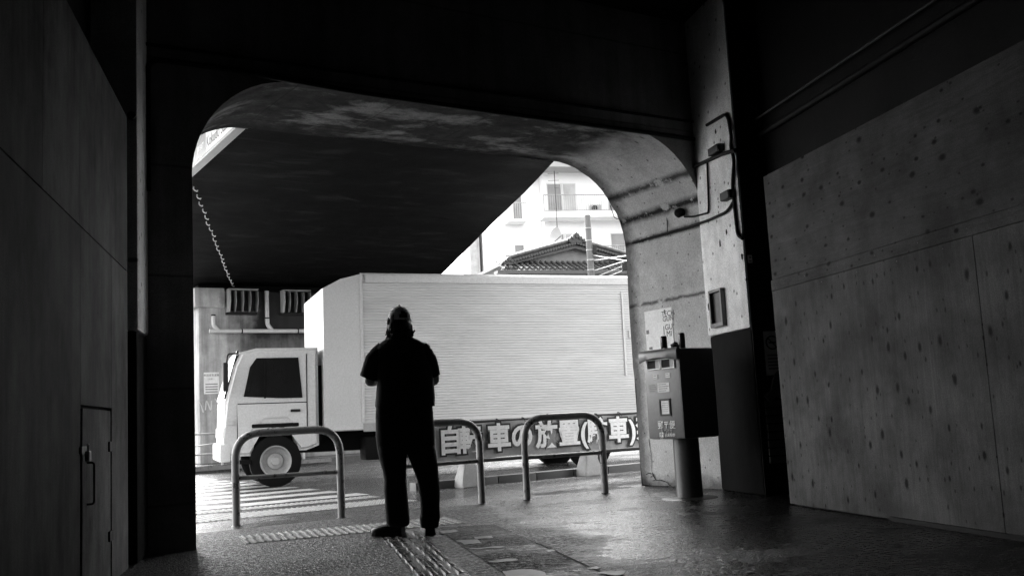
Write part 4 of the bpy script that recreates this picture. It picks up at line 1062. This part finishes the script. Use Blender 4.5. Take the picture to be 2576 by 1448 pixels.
# ------------------------------------------------------------------ person
PX, PZ = .00137, .001313
pw_ = gz(1025, 1348)
pr = thing('person', 'person in a pale cap, dark short-sleeved shirt and trousers standing with back turned', 'person', (pw_.x, pw_.y, 0), R(6.6))
pr.scale = (1.02, 1.02, 1.036); pr.rotation_euler.y = .031
def X(c): return (c-290)*PX
def Z(c): return (1362-c)*PZ
# body: one skinned surface
bm = bmesh.new(); sk = bm.verts.layers.skin.verify()
def sv(p, r, prev=None, r2=None, root=False):
    v = bm.verts.new(p); v[sk].radius = (r, r2 or r); v[sk].use_root = root
    if prev: bm.edges.new((prev, v))
    return v
pel = sv((-.005, 0, .93), .14, None, .11, True)
sp1 = sv((-.01, .0, 1.1), .15, pel, .11); sp2 = sv((-.02, 0, 1.3), .16, sp1, .11); nk = sv((-.045, .01, 1.44), .065, sp2); nk2 = sv((-.05, .03, 1.50), .056, nk)
hd1 = sv((-.053, .045, 1.57), .072, nk2, .08); hd2 = sv((-.053, .05, 1.63), .075, hd1, .085); hd3 = sv((-.053, .045, 1.675), .05, hd2, .06)
fd = Vector((-.42, .9, 0)).normalized()    # facing: away, turned left
nose = sv(Vector((-.053, .05, 1.575))+fd*.1, .012, hd1); 
chin = sv(Vector((-.053, .045, 1.515))+fd*.065, .03, hd1)
rt = Vector((fd.y, -fd.x, 0))
def arm(sh, el, wr, side):
    a = sv(sh, .062, sp2); e = sv(el, .046, a); m_ = sv(Vector(el).lerp(Vector(wr), .4), .044, e); w = sv(wr, .029, m_)
    wr = Vector(wr); dirh = Vector((.1*side*-1, .95, .3)).normalized(); across = Vector((-side*.35, .1, .9)).normalized()
    pm = sv(wr+dirh*.055, .032, w, .018); 
    for i, (ln, off) in enumerate(((.07, .028), (.08, .010), (.075, -.009), (.06, -.027))):
        k0 = sv(wr+dirh*.088+across*off, .0095, pm); curl = Vector((-side, -.1, .05)).normalized()
        k1 = sv(wr+dirh*(.088+ln*.45)+across*off+curl*.012, .0088, k0); k2 = sv(wr+dirh*(.088+ln*.7)+across*off+curl*.035, .008, k1); sv(wr+dirh*(.088+ln*.72)+across*off+curl*.055, .007, k2)
    t0 = sv(wr+dirh*.04+across*.035, .0115, pm); t1 = sv(wr+dirh*.07+across*.055+Vector((-side*.02, 0, 0)), .010, t0); sv(wr+dirh*.1+across*.06+Vector((-side*.035, 0, 0)), .008, t1)
arm((-.2, .0, 1.37), (-.283, .05, 1.135), (-.17, .3, 1.19), -1)
arm((.15, .0, 1.37), (.222, .08, 1.13), (.04, .33, 1.19), 1)
for s, kx in ((-1, X(225)), (1, X(410))):
    h = sv((s*.09-.005, 0, .86), .09, pel); k_ = sv((kx*.8+s*.01, .01, .5), .06, h); an = sv((X(245) if s < 0 else X(412), .0, .1), .042, k_); sv((X(240), .03, .05) if s < 0 else (X(413), .05, .05), .028, an)
me = bpy.data.meshes.new('body'); bm.to_mesh(me); bm.free(); me.materials.append(M_skin)
bo = bpy.data.objects.new('body', me); COL.objects.link(bo); bo.parent = pr
sm = bo.modifiers.new('skin', 'SKIN'); sm.use_smooth_shade = True; bo.modifiers.new('sub', 'SUBSURF').render_levels = 2
# face details
for sx in (-1, 1):
    p = Vector((-.053, .05, 1.602))+fd*.078+rt*.03*sx
    b = MB(); bmesh.ops.create_icosphere(b.bm, subdivisions=2, radius=.013); b.bm.transform(Matrix.Translation(p)); obj(b, 'eye', M_ink if False else mat('eye_white', .5, .2, bump=0), pr, smooth=180)
    p = Vector((-.053, .045, 1.585))+rt*.088*sx-fd*.005
    b = MB(); bmesh.ops.create_icosphere(b.bm, subdivisions=2, radius=1); b.bm.transform(Matrix.Translation(p) @ Matrix.Diagonal((.016, .02, .033, 1))); obj(b, 'ear', M_skin, pr, smooth=180)
b = MB(); mp = Vector((-.053, .045, 1.532))+fd*.092; b.tube([mp-rt*.024, mp+fd*.004, mp+rt*.024], .005, 8); obj(b, 'mouth', mat('lips', .16, .5, bump=0), pr, smooth=60)
# shirt
def ring(cy, l, r, dep, y=0): return ((X(l)+X(r))/2, y, Z(cy), (X(r)-X(l))/2, dep)
def dens(rs, k=4):
    out = []
    for A, C in zip(rs, rs[1:]):
        for i in range(k):
            t_ = i/k; out.append(tuple(a+(c-a)*t_ for a, c in zip(A, C)))
    out.append(rs[-1]); return out
b = MB()
b.loft(dens([ring(640, 118, 446, .155), ring(632, 117, 446.5, .157), ring(560, 123, 446, .152), ring(500, 130, 444, .15), ring(420, 128, 430, .145), ring(350, 122, 412, .14), ring(310, 122, 404, .125), ring(285, 138, 394, .105), ring(266, 160, 370, .085, .005), ring(252, 182, 340, .07, .01), ring(240, 194, 322, .065, .015), ring(226, 200, 315, .062, .02)], 5), 40, .02, 1)
def sleeve(b, sh, mid, hem, rs, seed):
    P = [Vector(sh), Vector(sh).lerp(Vector(mid), .5), Vector(mid), Vector(mid).lerp(Vector(hem), .5), Vector(hem)]
    pts = []; rr = []
    for i in range(len(P)-1):
        for k_ in range(4): f = k_/4; pts.append(P[i].lerp(P[i+1], f)); rr.append(rs[i]+(rs[i+1]-rs[i])*f+.003*noise.noise(Vector((seed, i+f, 0))*3))
    pts.append(P[-1]); rr.append(rs[-1]); n0 = len(b.bm.verts)
    b.tube(pts, rr, 20)
sleeve(b, (-.155, .0, 1.385), (-.235, .01, 1.285), (-.278, .03, 1.165), [.07, .082, .084, .08, .078], 1)
sleeve(b, (.095, .0, 1.385), (.158, .02, 1.285), (.192, .05, 1.172), [.07, .08, .08, .078, .072], 5)
# collar
for v in b.bm.verts:
    v.co += v.co.normalized()*0
obj(b, 'shirt', M_cloth, pr, smooth=180)
b = MB(); n = 24
c1 = [(X(258)+.066*1.15*math.cos(2*math.pi*k/n), .02+.07*math.sin(2*math.pi*k/n)) for k in range(n)]
lo = [b.bm.verts.new((x, y, Z(243))) for x, y in c1]; hi = [b.bm.verts.new((X(256)+(x-X(258))*.84, .02+(y-.02)*.84, Z(216))) for x, y in c1]; ho = [b.bm.verts.new((X(256)+(x-X(258))*.9, .02+(y-.02)*.9, Z(214))) for x, y in c1]; lo2 = [b.bm.verts.new((X(258)+(x-X(258))*1.2, .02+(y-.02)*1.2, Z(247))) for x, y in c1]
for A, C in ((lo, hi), (hi, ho), (ho, lo2)):
    for k in range(n): b.bm.faces.new((A[k], A[(k+1) % n], C[(k+1) % n], C[k]))
obj(b, 'collar', M_cloth, pr, smooth=180)
b = MB()
for pts in ([(-.09, 1.345), (-.075, 1.365), (-.06, 1.352), (-.05, 1.362)], [(-.06, 1.338), (-.04, 1.352), (-.02, 1.344), (0, 1.36)], [(-.045, 1.33), (-.035, 1.322)]):
    b.tube([(x, -.15+.02*0, z) for x, z in pts], .0025, 5)
obj(b, 'back_print', M_inkg, pr)
# trousers
b = MB()
b.loft(dens([ring(905, 134, 448, .12), ring(870, 128, 443, .13), ring(800, 121, 443, .14), ring(785, 120, 443, .142), ring(700, 118, 437, .142), ring(610, 122, 432, .138), ring(585, 130, 426, .13)], 4), 40, .018, 3)
ll = [(1306, 190, 291), (1300, 186, 297), (1288, 178, 302), (1270, 174, 304), (1240, 172, 301), (1200, 169, 298), (1150, 167, 294), (1100, 163, 290), (1050, 165, 287), (1000, 158, 286), (950, 145, 288), (900, 133, 290), (860, 130, 288)]
rl = [(1318, 366, 456), (1308, 361, 462), (1290, 359, 464), (1262, 358, 471), (1245, 362, 470), (1200, 363, 467), (1150, 358, 470), (1100, 352, 469), (1050, 344, 466), (1000, 326, 461), (950, 307, 456), (910, 294, 450), (860, 290, 442)]
for leg, sd in ((ll, 11), (rl, 17)):
    b.loft(dens([ring(c, l, r, max(.07, (X(r)-X(l))*.52), (.0 if c < 1100 else (c-1100)*.00005)) for c, l, r in leg], 4), 26, .03, sd)
obj(b, 'trousers', M_trous, pr, smooth=180)
# shoes
def shoe(heel, ang, L, label):
    b = MB(); bs = MB(); n = 18
    prof = [(0, .036, .062), (.06, .044, .075), (.2, .047, .088), (.4, .047, .078), (.6, .052, .062), (.78, .053, .05), (.92, .043, .04), (1, .018, .028)]
    def place(v): return Matrix.Translation(heel) @ Matrix.Rotation(ang, 4, 'Z') @ v
    rings = []
    for f, hw_, hh in prof:
        rings.append([place(Vector((f*L, hw_*math.copysign(abs(math.cos(a))**.8, math.cos(a)), .022+hh*max(0, math.sin(a))**.75))) for a in [math.pi*k/(n-1) for k in range(n)]])
    V = [[b.bm.verts.new(p) for p in r] for r in rings]
    for A, C in zip(V, V[1:]):
        for k in range(n-1): b.bm.faces.new((A[k], A[k+1], C[k+1], C[k]))
        b.bm.faces.new((A[-1], A[0], C[0], C[-1]))
    b.bm.faces.new(V[0]); b.bm.faces.new(V[-1][::-1])
    s = obj(b, 'shoe', M_shoe, pr, smooth=50)
    outl = [(f*L+(.006 if f == 1 else (-.006 if f == 0 else 0)), hw_*1.06) for f, hw_, _ in prof]+[(f*L+(.006 if f == 1 else (-.006 if f == 0 else 0)), -hw_*1.06) for f, hw_, _ in reversed(prof)]
    bs.prism([tuple(place(Vector((x, y, 0))).xy) for x, y in outl], lambda a, c, h: (a, c, h), .0, .024); obj(bs, 'sole', M_sole, s)
shoe(Vector((X(268), .01, 0)), R(152), .265, 'l'); shoe(Vector((X(413), -.035, 0)), R(95), .27, 'r')
# cap with open back
hc = Vector((X(254), .045, 0)); cz0 = Z(146); n = 40; m = 12
b = MB(); rows = []
for j in range(m+1):
    ph = math.pi/2*j/m; rr = math.cos(ph)**.9 if j < m else 0.02; zz = cz0+(Z(62)-cz0)*math.sin(ph)
    rows.append([b.bm.verts.new((hc.x+.090*rr*math.cos(2*math.pi*k/n), hc.y+.104*rr*math.sin(2*math.pi*k/n), zz)) for k in range(n)])
back = math.atan2(-fd.y, -fd.x)
for j in range(m):
    for k in range(n):
        a = 2*math.pi*(k+.5)/n; da = (a-back+math.pi) % (2*math.pi)-math.pi
        if j >= 1 and (da/.42)**2+((j-.5)/4.2)**2 < 1: continue
        b.bm.faces.new((rows[j][k], rows[j][(k+1) % n], rows[j+1][(k+1) % n], rows[j+1][k]))
b.bm.faces.new(rows[-1])
cap = obj(b, 'cap', M_cap, pr, smooth=180)
b = MB(); b.lathe([(.011, 0), (.01, .006), (.004, .011)], (hc.x, hc.y, Z(62)), 10); obj(b, 'button', M_ink, cap, smooth=60)
b = MB(); nb = 14; inner = []; outer = []
fa = math.atan2(fd.y, fd.x)
for i in range(nb+1):
    u = -1+2*i/nb; a = fa+u*1.0; inner.append(Vector((hc.x+.09*math.cos(a), hc.y+.104*math.sin(a), cz0+.008)))
    outer.append(inner[-1]+fd*(.075*(1-u*u)**.5+.002)+Vector((0, 0, -.012*(1-u*u)-.012*u*u)))
for z in (0, -.004): pass
vi = [b.bm.verts.new(p) for p in inner]; vo = [b.bm.verts.new(p) for p in outer]; vi2 = [b.bm.verts.new(p-Vector((0, 0, .005))) for p in inner]; vo2 = [b.bm.verts.new(p-Vector((0, 0, .005))) for p in outer]
for k in range(nb): b.bm.faces.new((vi[k], vi[k+1], vo[k+1], vo[k])); b.bm.faces.new((vi2[k+1], vi2[k], vo2[k], vo2[k+1])); b.bm.faces.new((vo[k], vo[k+1], vo2[k+1], vo2[k]))
obj(b, 'brim', M_cap, cap, smooth=60)
# hair
b = MB()
b.loft(dens([(X(254), .03, Z(240), .066, .055), (X(254), .03, Z(232), .080, .065), (X(254), .032, Z(215), .094, .082), (X(254), .038, Z(190), .097, .092), (X(254), .043, Z(165), .092, .1), (X(253), .045, Z(145), .086, .1), (X(252), .045, Z(120), .082, .096), (X(252), .045, Z(90), .065, .075)], 4), 30, .035, 9)
# clear the face side
bmesh.ops.delete(b.bm, geom=[v for v in b.bm.verts if (Vector((v.co.x, v.co.y, 0))-Vector((X(254), .045, 0))).dot(fd) > .055 and v.co.z < Z(150)], context='VERTS')
for i in range(90):
    a = back+random.uniform(-1.9, 1.9); c_, s_ = math.cos(a), math.sin(a); z0 = Z(random.uniform(165, 205)); rr = 1+random.uniform(-.05, .03)
    p0_ = Vector((X(254)+.092*c_*rr, .04+.092*s_*rr, z0)); p1 = p0_+Vector((c_*.004, s_*.004, -.04)); p2 = p1+Vector((c_*random.uniform(-.006, .018), s_*random.uniform(-.006, .018), -random.uniform(.015, .035)))
    b.tube(fillet([p0_, p1, p2], .02, 3), [.008]*2+[.006]*3+[.004, .001] if False else .0055, 5)
for (sx, dz_, out) in ((X(318), Z(205), .032), (X(322), Z(212), .02), (X(190), Z(212), -.012)):
    p = Vector((sx, .03, dz_)); b.tube(fillet([p, p+Vector((out*.5, 0, -.012)), p+Vector((out, 0, .003))], .01, 3), .0065, 6)
obj(b, 'hair', M_hair, pr, smooth=180)
